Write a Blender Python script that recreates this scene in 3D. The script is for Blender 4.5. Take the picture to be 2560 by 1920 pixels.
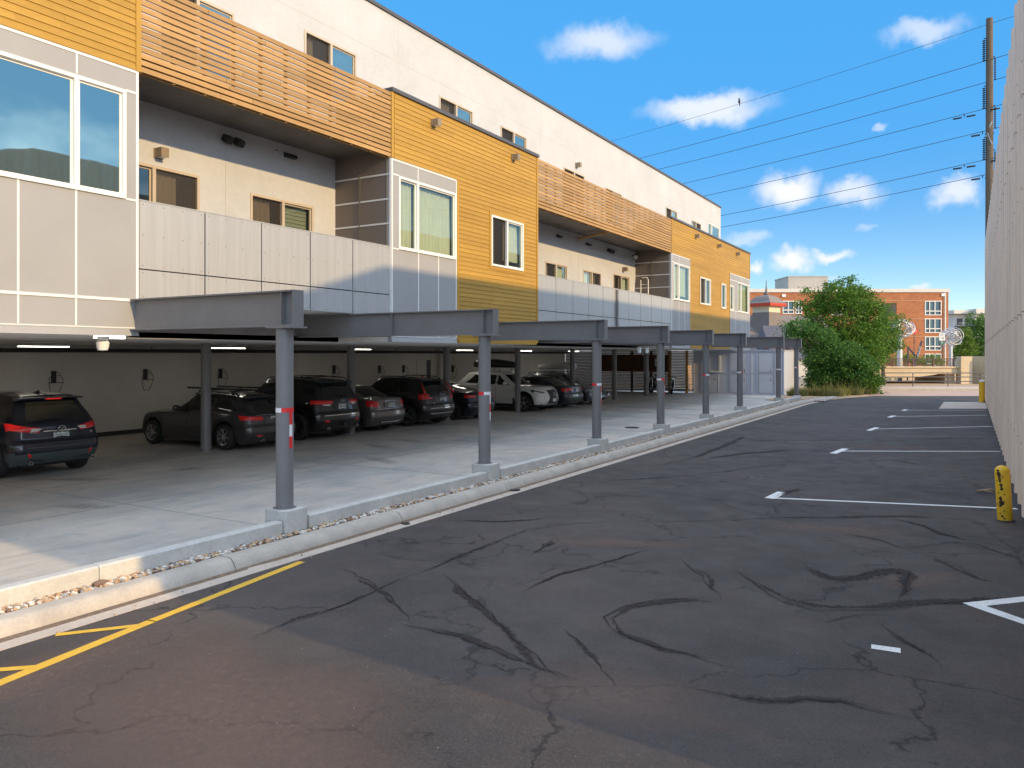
import bpy, math, random
from mathutils import Vector, Matrix
random.seed(7)
rad = math.radians
sc = bpy.context.scene
for o in list(bpy.data.objects): bpy.data.objects.remove(o)

# ------------------------------------------------------------------ camera
CAMH, YAW, FPX, HORY = 2.45, rad(30.33), 1960.0, 887.0
cam_d = bpy.data.cameras.new("camera"); cam = bpy.data.objects.new("camera", cam_d)
sc.collection.objects.link(cam); sc.camera = cam
cam.location = (0, 0, CAMH); cam.rotation_euler = (rad(90), 0, YAW)
cam_d.sensor_width = 36; cam_d.lens = 36 * FPX / 2560
cam_d.shift_y = (HORY - 960) / 2560
cam_d.clip_start = 0.1; cam_d.clip_end = 2000
FV = (-math.sin(YAW), math.cos(YAW)); RV = (math.cos(YAW), math.sin(YAW))

# ------------------------------------------------------------------ sun and sky
SUN_EL = rad(18.4); SUN_AZ = math.atan2(-0.09, 1.0)      # mathematical azimuth of the sun, measured from +X
sun_dir = Vector((math.cos(SUN_EL) * math.cos(SUN_AZ), math.cos(SUN_EL) * math.sin(SUN_AZ), math.sin(SUN_EL)))
sd = bpy.data.lights.new("sun", 'SUN'); so = bpy.data.objects.new("sun", sd); sc.collection.objects.link(so)
sd.energy = 3.3; sd.angle = rad(0.9); sd.color = (1.0, 0.69, 0.33)
so.rotation_euler = sun_dir.to_track_quat('Z', 'Y').to_euler(); so.location = (30, -3, 30)
sc.view_settings.view_transform = 'Standard'; sc.view_settings.look = 'None'
sc.cycles.diffuse_bounces = 6; sc.cycles.max_bounces = 12
sc.view_settings.exposure = 0.35; sc.view_settings.gamma = 1.0

W = bpy.data.worlds.new("World"); sc.world = W; W.use_nodes = True
nt = W.node_tree; nt.nodes.clear()
def N(tree, t, **k):
    n = tree.nodes.new(t)
    for a, b in k.items(): setattr(n, a, b)
    return n
out = N(nt, 'ShaderNodeOutputWorld'); bg = N(nt, 'ShaderNodeBackground'); bg.inputs[1].default_value = 0.15
nt.links.new(bg.outputs[0], out.inputs[0])
sky = N(nt, 'ShaderNodeTexSky', sky_type='NISHITA', sun_disc=False)
sky.sun_elevation = SUN_EL; sky.sun_rotation = math.atan2(sun_dir.x, sun_dir.y)
sky.air_density = 1.0; sky.dust_density = 0.3; sky.ozone_density = 2.0; sky.altitude = 1500
hs = N(nt, 'ShaderNodeHueSaturation'); hs.inputs['Saturation'].default_value = 1.2; hs.inputs['Value'].default_value = 1.05
nt.links.new(sky.outputs[0], hs.inputs['Color'])
tc = N(nt, 'ShaderNodeTexCoord'); nrm = N(nt, 'ShaderNodeVectorMath', operation='NORMALIZE')
nt.links.new(tc.outputs['Generated'], nrm.inputs[0])
nz = N(nt, 'ShaderNodeTexNoise'); nz.inputs['Scale'].default_value = 22; nz.inputs['Detail'].default_value = 8; nz.inputs['Roughness'].default_value = 0.6
nt.links.new(nrm.outputs[0], nz.inputs['Vector'])
sb = N(nt, 'ShaderNodeVectorMath', operation='SUBTRACT'); sb.inputs[1].default_value = (.5, .5, .5)
nt.links.new(nz.outputs['Color'], sb.inputs[0])
scn = N(nt, 'ShaderNodeVectorMath', operation='SCALE'); scn.inputs['Scale'].default_value = 0.05
nt.links.new(sb.outputs[0], scn.inputs[0])
ad = N(nt, 'ShaderNodeVectorMath', operation='ADD'); nt.links.new(nrm.outputs[0], ad.inputs[0]); nt.links.new(scn.outputs[0], ad.inputs[1])
# each fair-weather cloud: heading (deg right of the alley's view axis), elevation (deg), half width, half height (rad), density
CLOUDS = [(13.9, 16.9, 0.078, 0.019, 0.85), (19.3, 11.4, 0.039, 0.022, 1), (23.7, 10.8, 0.035, 0.016, 0.75), (29.7, 10.1, 0.025, 0.017, 0.8), (16.8, 8.0, 0.029, 0.01, 0.45), (19.5, 6.4, 0.027, 0.014, 1), (22.1, 6.6, 0.026, 0.009, 0.9), (17.1, 5.9, 0.012, 0.008, 0.9), (27.6, 4.5, 0.014, 0.006, 0.6), (25.3, 14.8, 0.006, 0.005, 0.45), (24.6, 8.7, 0.015, 0.006, 0.3), (21.7, 4.9, 0.015, 0.004, 0.3), (6.5, 21.6, 0.07, 0.023, 0.7), (27.8, 20.2, 0.042, 0.016, 0.6)]
acc = None
for hd, el, a, b, den in CLOUDS:
    el = rad(el); az = YAW + rad(90) - rad(hd)
    c = Vector((math.cos(el) * math.cos(az), math.cos(el) * math.sin(az), math.sin(el)))
    mp = N(nt, 'ShaderNodeMapping', vector_type='TEXTURE')
    mp.inputs['Location'].default_value = c; mp.inputs['Rotation'].default_value = (0, -el, az); mp.inputs['Scale'].default_value = (1.2, a, b)
    nt.links.new(ad.outputs[0], mp.inputs['Vector'])
    ln = N(nt, 'ShaderNodeVectorMath', operation='LENGTH'); nt.links.new(mp.outputs[0], ln.inputs[0])
    mr = N(nt, 'ShaderNodeMapRange', interpolation_type='SMOOTHSTEP'); mr.inputs['From Min'].default_value = 1.2; mr.inputs['From Max'].default_value = 0.25
    mr.inputs['To Min'].default_value = 0; mr.inputs['To Max'].default_value = den
    nt.links.new(ln.outputs['Value'], mr.inputs['Value'])
    if acc is None: acc = mr.outputs[0]
    else:
        mx = N(nt, 'ShaderNodeMath', operation='MAXIMUM'); nt.links.new(acc, mx.inputs[0]); nt.links.new(mr.outputs[0], mx.inputs[1]); acc = mx.outputs[0]
# bright broken cloud overhead and over the eastern half of the sky (mirrored in the windows; out of view and brightened to fill the shade)
nb = N(nt, 'ShaderNodeTexNoise'); nb.inputs['Scale'].default_value = 2.6; nb.inputs['Detail'].default_value = 8
mpb = N(nt, 'ShaderNodeMapping'); mpb.inputs['Scale'].default_value = (1, 1, 2.2); nt.links.new(nrm.outputs[0], mpb.inputs[0]); nt.links.new(mpb.outputs[0], nb.inputs['Vector'])
rb = N(nt, 'ShaderNodeMapRange', interpolation_type='SMOOTHSTEP'); rb.inputs['From Min'].default_value = .36; rb.inputs['From Max'].default_value = .60; rb.inputs['To Min'].default_value = .12; rb.inputs['To Max'].default_value = 1.
nt.links.new(nb.outputs['Fac'], rb.inputs['Value'])
sxw = N(nt, 'ShaderNodeSeparateXYZ'); nt.links.new(nrm.outputs[0], sxw.inputs[0])
r1 = N(nt, 'ShaderNodeMapRange', interpolation_type='SMOOTHSTEP'); r1.inputs['From Min'].default_value = .12; r1.inputs['From Max'].default_value = .55; nt.links.new(sxw.outputs[0], r1.inputs['Value'])
r2 = N(nt, 'ShaderNodeMapRange', interpolation_type='SMOOTHSTEP'); r2.inputs['From Min'].default_value = .50; r2.inputs['From Max'].default_value = .80; nt.links.new(sxw.outputs[2], r2.inputs['Value'])
rd = N(nt, 'ShaderNodeMath', operation='MAXIMUM'); nt.links.new(r1.outputs[0], rd.inputs[0]); nt.links.new(r2.outputs[0], rd.inputs[1])
mm = N(nt, 'ShaderNodeMath', operation='MULTIPLY'); nt.links.new(rb.outputs[0], mm.inputs[0]); nt.links.new(rd.outputs[0], mm.inputs[1])
cm = N(nt, 'ShaderNodeMix', data_type='RGBA'); cm.inputs[7].default_value = (5.2, 5.3, 5.6, 1)
nt.links.new(acc, cm.inputs[0]); sxs = N(nt, 'ShaderNodeSeparateXYZ'); nt.links.new(nrm.outputs[0], sxs.inputs[0])
rz_ = N(nt, 'ShaderNodeMapRange', interpolation_type='SMOOTHSTEP'); rz_.inputs['From Min'].default_value = 0; rz_.inputs['From Max'].default_value = .30; rz_.inputs['To Max'].default_value = .8
nt.links.new(sxs.outputs[2], rz_.inputs['Value'])
ck = N(nt, 'ShaderNodeMix', data_type='RGBA'); ck.inputs[7].default_value = (.42, 2.40, 5.3, 1)
nt.links.new(rz_.outputs[0], ck.inputs[0]); nt.links.new(hs.outputs[0], ck.inputs[6]); nt.links.new(ck.outputs[2], cm.inputs[6]); cm2 = N(nt, 'ShaderNodeMix', data_type='RGBA'); cm2.inputs[7].default_value = (10.9, 12.1, 13.9, 1)
nt.links.new(mm.outputs[0], cm2.inputs[0]); nt.links.new(cm.outputs[2], cm2.inputs[6]); nt.links.new(cm2.outputs[2], bg.inputs[0])

# ------------------------------------------------------------------ helpers
class MB:
    def __init__(s): s.v = []; s.f = []; s.m = []; s.uv = {}
    def add(s, vs, fs, mi=0):
        b = len(s.v); s.v += [tuple(p) for p in vs]
        for f in fs: s.f.append([b + i for i in f]); s.m.append(mi)
        return s
    def box(s, x0, x1, y0, y1, z0, z1, mi=0):
        if x0 > x1: x0, x1 = x1, x0
        if y0 > y1: y0, y1 = y1, y0
        if z0 > z1: z0, z1 = z1, z0
        return s.add([(x0,y0,z0),(x1,y0,z0),(x1,y1,z0),(x0,y1,z0),(x0,y0,z1),(x1,y0,z1),(x1,y1,z1),(x0,y1,z1)],
              [(0,3,2,1),(4,5,6,7),(0,1,5,4),(1,2,6,5),(2,3,7,6),(3,0,4,7)], mi)
    def obox(s, c, size, M, mi=0):
        h = [a / 2 for a in size]; c = Vector(c); b = []
        for z in (-1, 1):
            for x, y in ((-1,-1),(1,-1),(1,1),(-1,1)): b.append(c + M @ Vector((x*h[0], y*h[1], z*h[2])))
        return s.add(b, [(0,3,2,1),(4,5,6,7),(0,1,5,4),(1,2,6,5),(2,3,7,6),(3,0,4,7)], mi)
    def bar(s, p, q, w, h=None, mi=0):
        p, q = Vector(p), Vector(q); d = q - p; L = d.length
        if L < 1e-6: return s
        return s.obox((p + q) / 2, (w, h or w, L), d.to_track_quat('Z', 'Y').to_matrix(), mi)
    def cyl(s, p, q, r0, r1=None, n=16, mi=0, caps=True):
        p, q = Vector(p), Vector(q); r1 = r0 if r1 is None else r1
        M = (q - p).to_track_quat('Z', 'Y').to_matrix(); vs = []
        for c, r in ((p, r0), (q, r1)):
            for i in range(n):
                a = 2 * math.pi * i / n; vs.append(c + M @ Vector((r * math.cos(a), r * math.sin(a), 0)))
        fs = [(i, (i+1) % n, n + (i+1) % n, n + i) for i in range(n)]
        if caps: fs += [tuple(range(n))[::-1], tuple(range(n, 2*n))]
        return s.add(vs, fs, mi)
    def tube(s, pts, r, n=8, closed=False, mi=0):
        pts = [Vector(p) for p in pts]; k = len(pts); vs = []
        up = Vector((0, 0, 1))
        for i, p in enumerate(pts):
            a = pts[(i-1) % k] if (closed or i) else p; b = pts[(i+1) % k] if (closed or i < k-1) else p
            d = (b - a).normalized(); u = up if abs(d.z) < .95 else Vector((1, 0, 0))
            e1 = d.cross(u).normalized(); e2 = e1.cross(d)
            rr = r[i] if isinstance(r, (list, tuple)) else r
            for j in range(n):
                t = 2 * math.pi * j / n; vs.append(p + e1 * (rr * math.cos(t)) + e2 * (rr * math.sin(t)))
        fs = []
        for i in range(k if closed else k-1):
            for j in range(n): fs.append((i*n+j, i*n+(j+1) % n, ((i+1) % k)*n+(j+1) % n, ((i+1) % k)*n+j))
        if not closed: fs += [tuple(range(n))[::-1], tuple(range((k-1)*n, k*n))]
        return s.add(vs, fs, mi)
    def lathe(s, c, prof, n=24, M=None, mi=0, cap=True, a0=0.0):
        c = Vector(c); M = M or Matrix.Identity(3); vs = []
        for r, h in prof:
            for i in range(n):
                a = a0 + 2 * math.pi * i / n; vs.append(c + M @ Vector((r * math.cos(a), r * math.sin(a), h)))
        fs = []
        for k in range(len(prof) - 1):
            for i in range(n): fs.append((k*n+i, k*n+(i+1) % n, (k+1)*n+(i+1) % n, (k+1)*n+i))
        if cap: fs += [tuple(range(n))[::-1], tuple(range((len(prof)-1)*n, len(prof)*n))]
        return s.add(vs, fs, mi)
    def prism(s, poly, axis, a, b, mi=0):
        n = len(poly)
        def pt(u, v, w): return {'x': (w, u, v), 'y': (u, w, v), 'z': (u, v, w)}[axis]
        vs = [pt(u, v, a) for u, v in poly] + [pt(u, v, b) for u, v in poly]
        return s.add(vs, [tuple(range(n))[::-1], tuple(range(n, 2*n))] + [(i, (i+1) % n, n+(i+1) % n, n+i) for i in range(n)], mi)
    def build(s, name, mats, parent=None, smooth=False, bevel=0, matrix=None, weld=False, kind=None):
        me = bpy.data.meshes.new(name); me.from_pydata(s.v, [], s.f)
        if not isinstance(mats, (list, tuple)): mats = [mats]
        for m in mats: me.materials.append(m)
        me.polygons.foreach_set('material_index', s.m)
        if smooth: me.polygons.foreach_set('use_smooth', [True] * len(s.f))
        me.validate(); me.update()
        import bmesh
        bm = bmesh.new(); bm.from_mesh(me)
        if weld: bmesh.ops.remove_doubles(bm, verts=bm.verts, dist=1e-4)
        if kind != 'open': bmesh.ops.recalc_face_normals(bm, faces=bm.faces)
        bm.to_mesh(me); bm.free()
        o = bpy.data.objects.new(name, me); sc.collection.objects.link(o)
        if parent is not None: o.parent = parent
        if bevel:
            b = o.modifiers.new('bevel', 'BEVEL'); b.width = bevel; b.segments = 2; b.limit_method = 'ANGLE'; b.angle_limit = rad(35)
        if smooth == 'auto':
            me.set_sharp_from_angle(angle=rad(38))
        return o

def tag(o, label=None, cat=None, group=None, kind=None):
    if label: o['label'] = label
    if cat: o['category'] = cat
    if group: o['group'] = group
    if kind: o['kind'] = kind
    return o
def empty(name, loc=(0, 0, 0), rz=0, **k):
    o = bpy.data.objects.new(name, None); sc.collection.objects.link(o); o.location = loc; o.rotation_euler = (0, 0, rz)
    o.empty_display_size = .2
    return tag(o, **k)
def kids(o): return [c for c in sc.objects if c.parent is o]
def copy_tree(o, parent=None):
    c = o.copy(); sc.collection.objects.link(c); c.parent = parent
    for ch in kids(o): copy_tree(ch, c)
    return c
def text_mesh(name, body, size, mat, parent, M, ext=0.002, align='CENTER', xs=1.0):
    cu = bpy.data.curves.new(name, 'FONT'); cu.body = body; cu.size = size; cu.extrude = ext; cu.align_x = align; cu.align_y = 'CENTER'
    t = bpy.data.objects.new(name + '_tmp', cu); sc.collection.objects.link(t)
    dg = bpy.context.evaluated_depsgraph_get(); me = bpy.data.meshes.new_from_object(t.evaluated_get(dg))
    bpy.data.objects.remove(t); bpy.data.curves.remove(cu)
    me.transform(M @ Matrix.Diagonal((xs, 1, 1, 1))); me.materials.clear(); me.materials.append(mat)
    o = bpy.data.objects.new(name, me); sc.collection.objects.link(o)
    if parent is not None: o.parent = parent
    return o
def frame_M(origin, xa, ya):
    xa, ya = Vector(xa).normalized(), Vector(ya).normalized(); za = xa.cross(ya)
    M = Matrix((xa, ya, za)).transposed().to_4x4(); M.translation = Vector(origin); return M

# ------------------------------------------------------------------ materials
def mat(name, col, rough=.6, metal=0., n1=None, n2=None, bump=None, spec=.5, stretch=(1, 1, 1), coat=0., col2=None, isl=0.):
    """n1=(scale, amount) soft mottling; n2 a finer one; bump=(scale, strength)"""
    m = bpy.data.materials.new(name); m.use_nodes = True; t = m.node_tree; p = t.nodes['Principled BSDF']
    c = (*col, 1); p.inputs['Base Color'].default_value = c; p.inputs['Roughness'].default_value = rough
    p.inputs['Metallic'].default_value = metal; p.inputs['Specular IOR Level'].default_value = spec
    p.inputs['Coat Weight'].default_value = coat; p.inputs['Coat Roughness'].default_value = .04
    co = N(t, 'ShaderNodeTexCoord'); mp = N(t, 'ShaderNodeMapping'); mp.inputs['Scale'].default_value = stretch
    t.links.new(co.outputs['Object'], mp.inputs[0])
    cur = None
    for i, nn in enumerate((n1, n2)):
        if not nn: continue
        nz = N(t, 'ShaderNodeTexNoise'); nz.inputs['Scale'].default_value = nn[0]; nz.inputs['Detail'].default_value = 6; nz.inputs['Roughness'].default_value = .62
        t.links.new(mp.outputs[0], nz.inputs['Vector'])
        mr = N(t, 'ShaderNodeMapRange'); mr.inputs['From Min'].default_value = .3; mr.inputs['From Max'].default_value = .7
        mr.inputs['To Min'].default_value = 1 - nn[1]; mr.inputs['To Max'].default_value = 1 + nn[1] * .6
        t.links.new(nz.outputs['Fac'], mr.inputs['Value'])
        if col2 and i == 0:
            mx = N(t, 'ShaderNodeMix', data_type='RGBA'); mx.inputs[6].default_value = c; mx.inputs[7].default_value = (*col2, 1)
            m2 = N(t, 'ShaderNodeMapRange'); m2.inputs['From Min'].default_value = .42; m2.inputs['From Max'].default_value = .62
            t.links.new(nz.outputs['Fac'], m2.inputs['Value']); t.links.new(m2.outputs[0], mx.inputs[0]); cur = mx.outputs[2]; continue
        vm = N(t, 'ShaderNodeVectorMath', operation='SCALE')
        if cur is None: vm.inputs[0].default_value = col
        else: t.links.new(cur, vm.inputs[0])
        t.links.new(mr.outputs[0], vm.inputs['Scale']); cur = vm.outputs[0]
    if isl and cur is not None:
        g = N(t, 'ShaderNodeNewGeometry'); mr = N(t, 'ShaderNodeMapRange'); mr.inputs['To Min'].default_value = 1-isl; mr.inputs['To Max'].default_value = 1+isl
        t.links.new(g.outputs['Random Per Island'], mr.inputs['Value']); vm = N(t, 'ShaderNodeVectorMath', operation='SCALE'); t.links.new(cur, vm.inputs[0]); t.links.new(mr.outputs[0], vm.inputs['Scale']); cur = vm.outputs[0]
    if cur is not None: t.links.new(cur, p.inputs['Base Color'])
    if bump:
        nz = N(t, 'ShaderNodeTexNoise'); nz.inputs['Scale'].default_value = bump[0]; nz.inputs['Detail'].default_value = 4
        t.links.new(co.outputs['Object'], nz.inputs['Vector'])
        b = N(t, 'ShaderNodeBump'); b.inputs['Strength'].default_value = bump[1]; b.inputs['Distance'].default_value = .02
        t.links.new(nz.outputs['Fac'], b.inputs['Height']); t.links.new(b.outputs[0], p.inputs['Normal'])
    return m

M = {}
M['stucco'] = mat('stucco', (.50, .515, .53), .9, n1=(.6, .10), n2=(9, .05), bump=(120, .35))
M['stucco_seam'] = mat('stucco_seam', (.45, .43, .40), .9)
M['grey_panel'] = mat('grey_panel', (.33, .33, .33), .55, n1=(.8, .07), n2=(45, .04), spec=.35)
M['trim'] = mat('white_trim', (.72, .72, .70), .45, n1=(2, .05))
M['galv'] = mat('galvanized_panel', (.42, .425, .42), .42, metal=.25, isl=.03, n1=(2.6, .10), n2=(7, .06), stretch=(1, 3.0, .10))
M['screw'] = mat('rusty_screw', (.26, .20, .15), .7)
M['joint'] = mat('dark_joint', (.03, .03, .035), .9)
M['yellow'] = mat('ochre_siding', (.42, .245, .042), .62, isl=.07, n1=(.7, .12), n2=(14, .10), spec=.3, bump=(60, .12), stretch=(1, .35, 2))
M['yellow_trim'] = mat('ochre_trim', (.42, .245, .042), .6, n1=(1, .08), spec=.3)
M['slat'] = mat('orange_slat', (.41, .245, .095), .6, isl=.14, n1=(2, .16), n2=(20, .12), spec=.3, stretch=(1, .3, 2))
M['cap'] = mat('dark_cap', (.075, .075, .08), .5, n1=(2, .1))
M['brown_panel'] = mat('brown_side_panel', (.19, .155, .13), .55, n1=(1, .1), spec=.3)
M['deck'] = mat('steel_deck', (.24, .22, .205), .5, metal=.4, n1=(1.3, .25))
M['frame_w'] = mat('window_frame_white', (.80, .78, .73), .4, n1=(3, .04))
M['frame_t'] = mat('window_frame_tan', (.50, .42, .32), .5, n1=(3, .08))
M['screen'] = mat('insect_screen', (.12, .09, .07), .7, n1=(30, .2))
M['curtain'] = mat('curtain', (.74, .74, .66), .9, n1=(4, .08))
M['blind'] = mat('window_blind', (.36, .36, .29), .8, n1=(4, .06))
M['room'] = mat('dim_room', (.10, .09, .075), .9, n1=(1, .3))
M['steel'] = mat('painted_steel', (.19, .185, .185), .42, n1=(2.2, .12), n2=(30, .05), spec=.5)
M['conc'] = mat('cast_concrete', (.53, .52, .485), .85, n1=(3, .16), n2=(26, .10), bump=(45, .35))
M['kerb'] = mat('kerb_concrete', (.45, .40, .34), .9, n1=(2.6, .18), n2=(30, .10), bump=(60, .35))
M['gutter'] = mat('gutter_concrete', (.50, .42, .35), .9, n1=(1.6, .16), n2=(24, .12), bump=(60, .25))
M['backwall'] = mat('garage_wall', (.70, .66, .60), .9, n1=(.5, .10), n2=(14, .06), bump=(30, .3))
M['ceiling'] = mat('garage_ceiling', (.76, .73, .68), .9, n1=(.4, .14), n2=(8, .06))
M['gap'] = mat('shut_gap', (.14, .15, .18), .8)
M['dark'] = mat('dark_void', (.02, .02, .02), .9)
M['blackplastic'] = mat('black_plastic', (.025, .025, .027), .5, n1=(6, .2))
M['white_plastic'] = mat('white_plastic', (.75, .75, .73), .4, n1=(6, .05))
M['lampbrown'] = mat('bronze_lamp', (.26, .20, .13), .5, n1=(5, .1))
M['tapered'] = mat('red_tape', (.75, .03, .03), .35, n1=(20, .12))
M['tapew'] = mat('white_tape', (.80, .80, .80), .35, n1=(20, .1))
M['corr'] = mat('beige_corrugated', (.88, .71, .57), .5, n1=(1.3, .12), n2=(9, .10), spec=.35, stretch=(1, 1, .12))
M['found'] = mat('dark_foundation', (.055, .05, .045), .95, n1=(3, .3), bump=(20, .5))
M['yellowpaint'] = mat('yellow_paint', (.80, .47, .02), .5, n1=(9, .12), bump=(40, .2))
M['wire'] = mat('wire', (.03, .03, .035), .6)
M['polewood'] = mat('weathered_wood_pole', (.13, .10, .07), .85, n1=(3, .25), n2=(30, .2), stretch=(2, 2, .2), bump=(30, .4))
M['fenceslat'] = mat('stained_wood', (.11, .05, .022), .7, n1=(2, .25), n2=(18, .15))
M['plant'] = mat('plant_room_render', (.40, .37, .33), .85, n1=(.5, .1))
M['lockers'] = mat('blue_grey_steel', (.48, .52, .61), .45, n1=(1.2, .06), n2=(25, .04))
M['roofbox_black'] = mat('roof_box_shell', (.02, .02, .022), .3, n1=(5, .1))
M['roofbox_white'] = mat('pale_roof_box_shell', (.55, .54, .52), .35, n1=(4, .06))
M['rubber'] = mat('tyre_rubber', (.022, .021, .021), .85, n1=(20, .15))
M['alloy'] = mat('alloy_rim', (.55, .55, .56), .28, metal=.9, n1=(8, .06))
M['darkalloy'] = mat('dark_alloy', (.10, .10, .105), .35, metal=.8, n1=(8, .06))
M['chrome'] = mat('chrome', (.7, .7, .7), .12, metal=1., n1=(8, .04))
M['redlens'] = mat('red_lens', (.72, .012, .012), .12, coat=.8, n1=(30, .12))
M['clearlens'] = mat('clear_lens', (.62, .60, .58), .12, coat=.8, n1=(40, .2))
M['plate'] = mat('licence_plate', (.72, .74, .74), .4, n1=(14, .08))
M['plate_ink'] = mat('plate_lettering', (.03, .09, .05), .5)
M['tyrewell'] = M['dark']
M['manhole'] = mat('iron_cover', (.05, .05, .05), .7, n1=(30, .3))

def glass_mat(name, tint, refl, trans, rough=.02):
    m = bpy.data.materials.new(name); m.use_nodes = True; t = m.node_tree; t.nodes.clear()
    o = N(t, 'ShaderNodeOutputMaterial'); g = N(t, 'ShaderNodeBsdfGlossy'); g.inputs['Roughness'].default_value = rough; g.inputs['Color'].default_value = (*refl, 1)
    tr = N(t, 'ShaderNodeBsdfTransparent'); tr.inputs['Color'].default_value = (*tint, 1)
    fr = N(t, 'ShaderNodeFresnel'); fr.inputs['IOR'].default_value = 1.5
    mr = N(t, 'ShaderNodeMapRange'); mr.inputs['To Min'].default_value = 1 - trans; mr.inputs['To Max'].default_value = 1
    t.links.new(fr.outputs[0], mr.inputs['Value'])
    nz = N(t, 'ShaderNodeTexNoise'); nz.inputs['Scale'].default_value = .9; co = N(t, 'ShaderNodeTexCoord'); t.links.new(co.outputs['Object'], nz.inputs['Vector'])
    b = N(t, 'ShaderNodeBump'); b.inputs['Strength'].default_value = .06; b.inputs['Distance'].default_value = .05
    t.links.new(nz.outputs['Fac'], b.inputs['Height']); t.links.new(b.outputs[0], g.inputs['Normal'])
    mx = N(t, 'ShaderNodeMixShader'); t.links.new(mr.outputs[0], mx.inputs[0]); t.links.new(tr.outputs[0], mx.inputs[1]); t.links.new(g.outputs[0], mx.inputs[2])
    t.links.new(mx.outputs[0], o.inputs[0]); return m
M['glass'] = glass_mat('window_glass', (.72, .80, .76), (.62, .8, .8), .90)
M['screen'] = glass_mat('insect_mesh', (.55, .50, .45), (.16, .14, .12), .62, .5)
M['glass_refl'] = glass_mat('coated_glass', (.25, .35, .33), (.50, .66, .60), .35)
M['carglass'] = mat('tinted_car_glass', (.012, .014, .013), .04, coat=.5, spec=.6, n1=(3, .3))
M['skylens'] = mat('fluorescent_tube_cover', (.75, .75, .70), .5, n1=(5, .05)); _p = M['skylens'].node_tree.nodes['Principled BSDF']; _p.inputs['Emission Color'].default_value = (1, .93, .80, 1); _p.inputs['Emission Strength'].default_value = 10.0  # glow added to the tube covers to brighten the garage

def paint(name, col, metal=.35, rough=.3):
    return mat(name, col, rough, metal=metal, n1=(60, .08), coat=.9)
def leaf_mat(name, c1, c2):
    m = bpy.data.materials.new(name); m.use_nodes = True; t = m.node_tree; p = t.nodes['Principled BSDF']
    g = N(t, 'ShaderNodeNewGeometry'); mx = N(t, 'ShaderNodeMix', data_type='RGBA')
    mx.inputs[6].default_value = (*c1, 1); mx.inputs[7].default_value = (*c2, 1)
    t.links.new(g.outputs['Random Per Island'], mx.inputs[0]); t.links.new(mx.outputs[2], p.inputs['Base Color'])
    p.inputs['Roughness'].default_value = .55; p.inputs['Specular IOR Level'].default_value = .3
    tr = N(t, 'ShaderNodeBsdfTranslucent'); t.links.new(mx.outputs[2], tr.inputs['Color'])
    ms = N(t, 'ShaderNodeMixShader'); ms.inputs[0].default_value = .28
    o = [n for n in t.nodes if n.type == 'OUTPUT_MATERIAL'][0]
    t.links.new(p.outputs[0], ms.inputs[1]); t.links.new(tr.outputs[0], ms.inputs[2]); t.links.new(ms.outputs[0], o.inputs[0])
    return m
M['leaf_bright'] = leaf_mat('bright_leaves', (.045, .14, .016), (.16, .27, .028))
M['leaf_dark'] = leaf_mat('dark_leaves', (.035, .12, .018), (.13, .25, .04))
M['leaf_mid'] = leaf_mat('mid_leaves', (.08, .16, .02), (.20, .29, .04))
M['leaf_dry'] = leaf_mat('dry_leaves', (.16, .07, .04), (.30, .17, .09))
M['grass'] = leaf_mat('dry_grass', (.10, .13, .03), (.25, .22, .08))
M['bark'] = mat('bark', (.10, .07, .05), .9, n1=(6, .3), bump=(20, .6))
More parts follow.
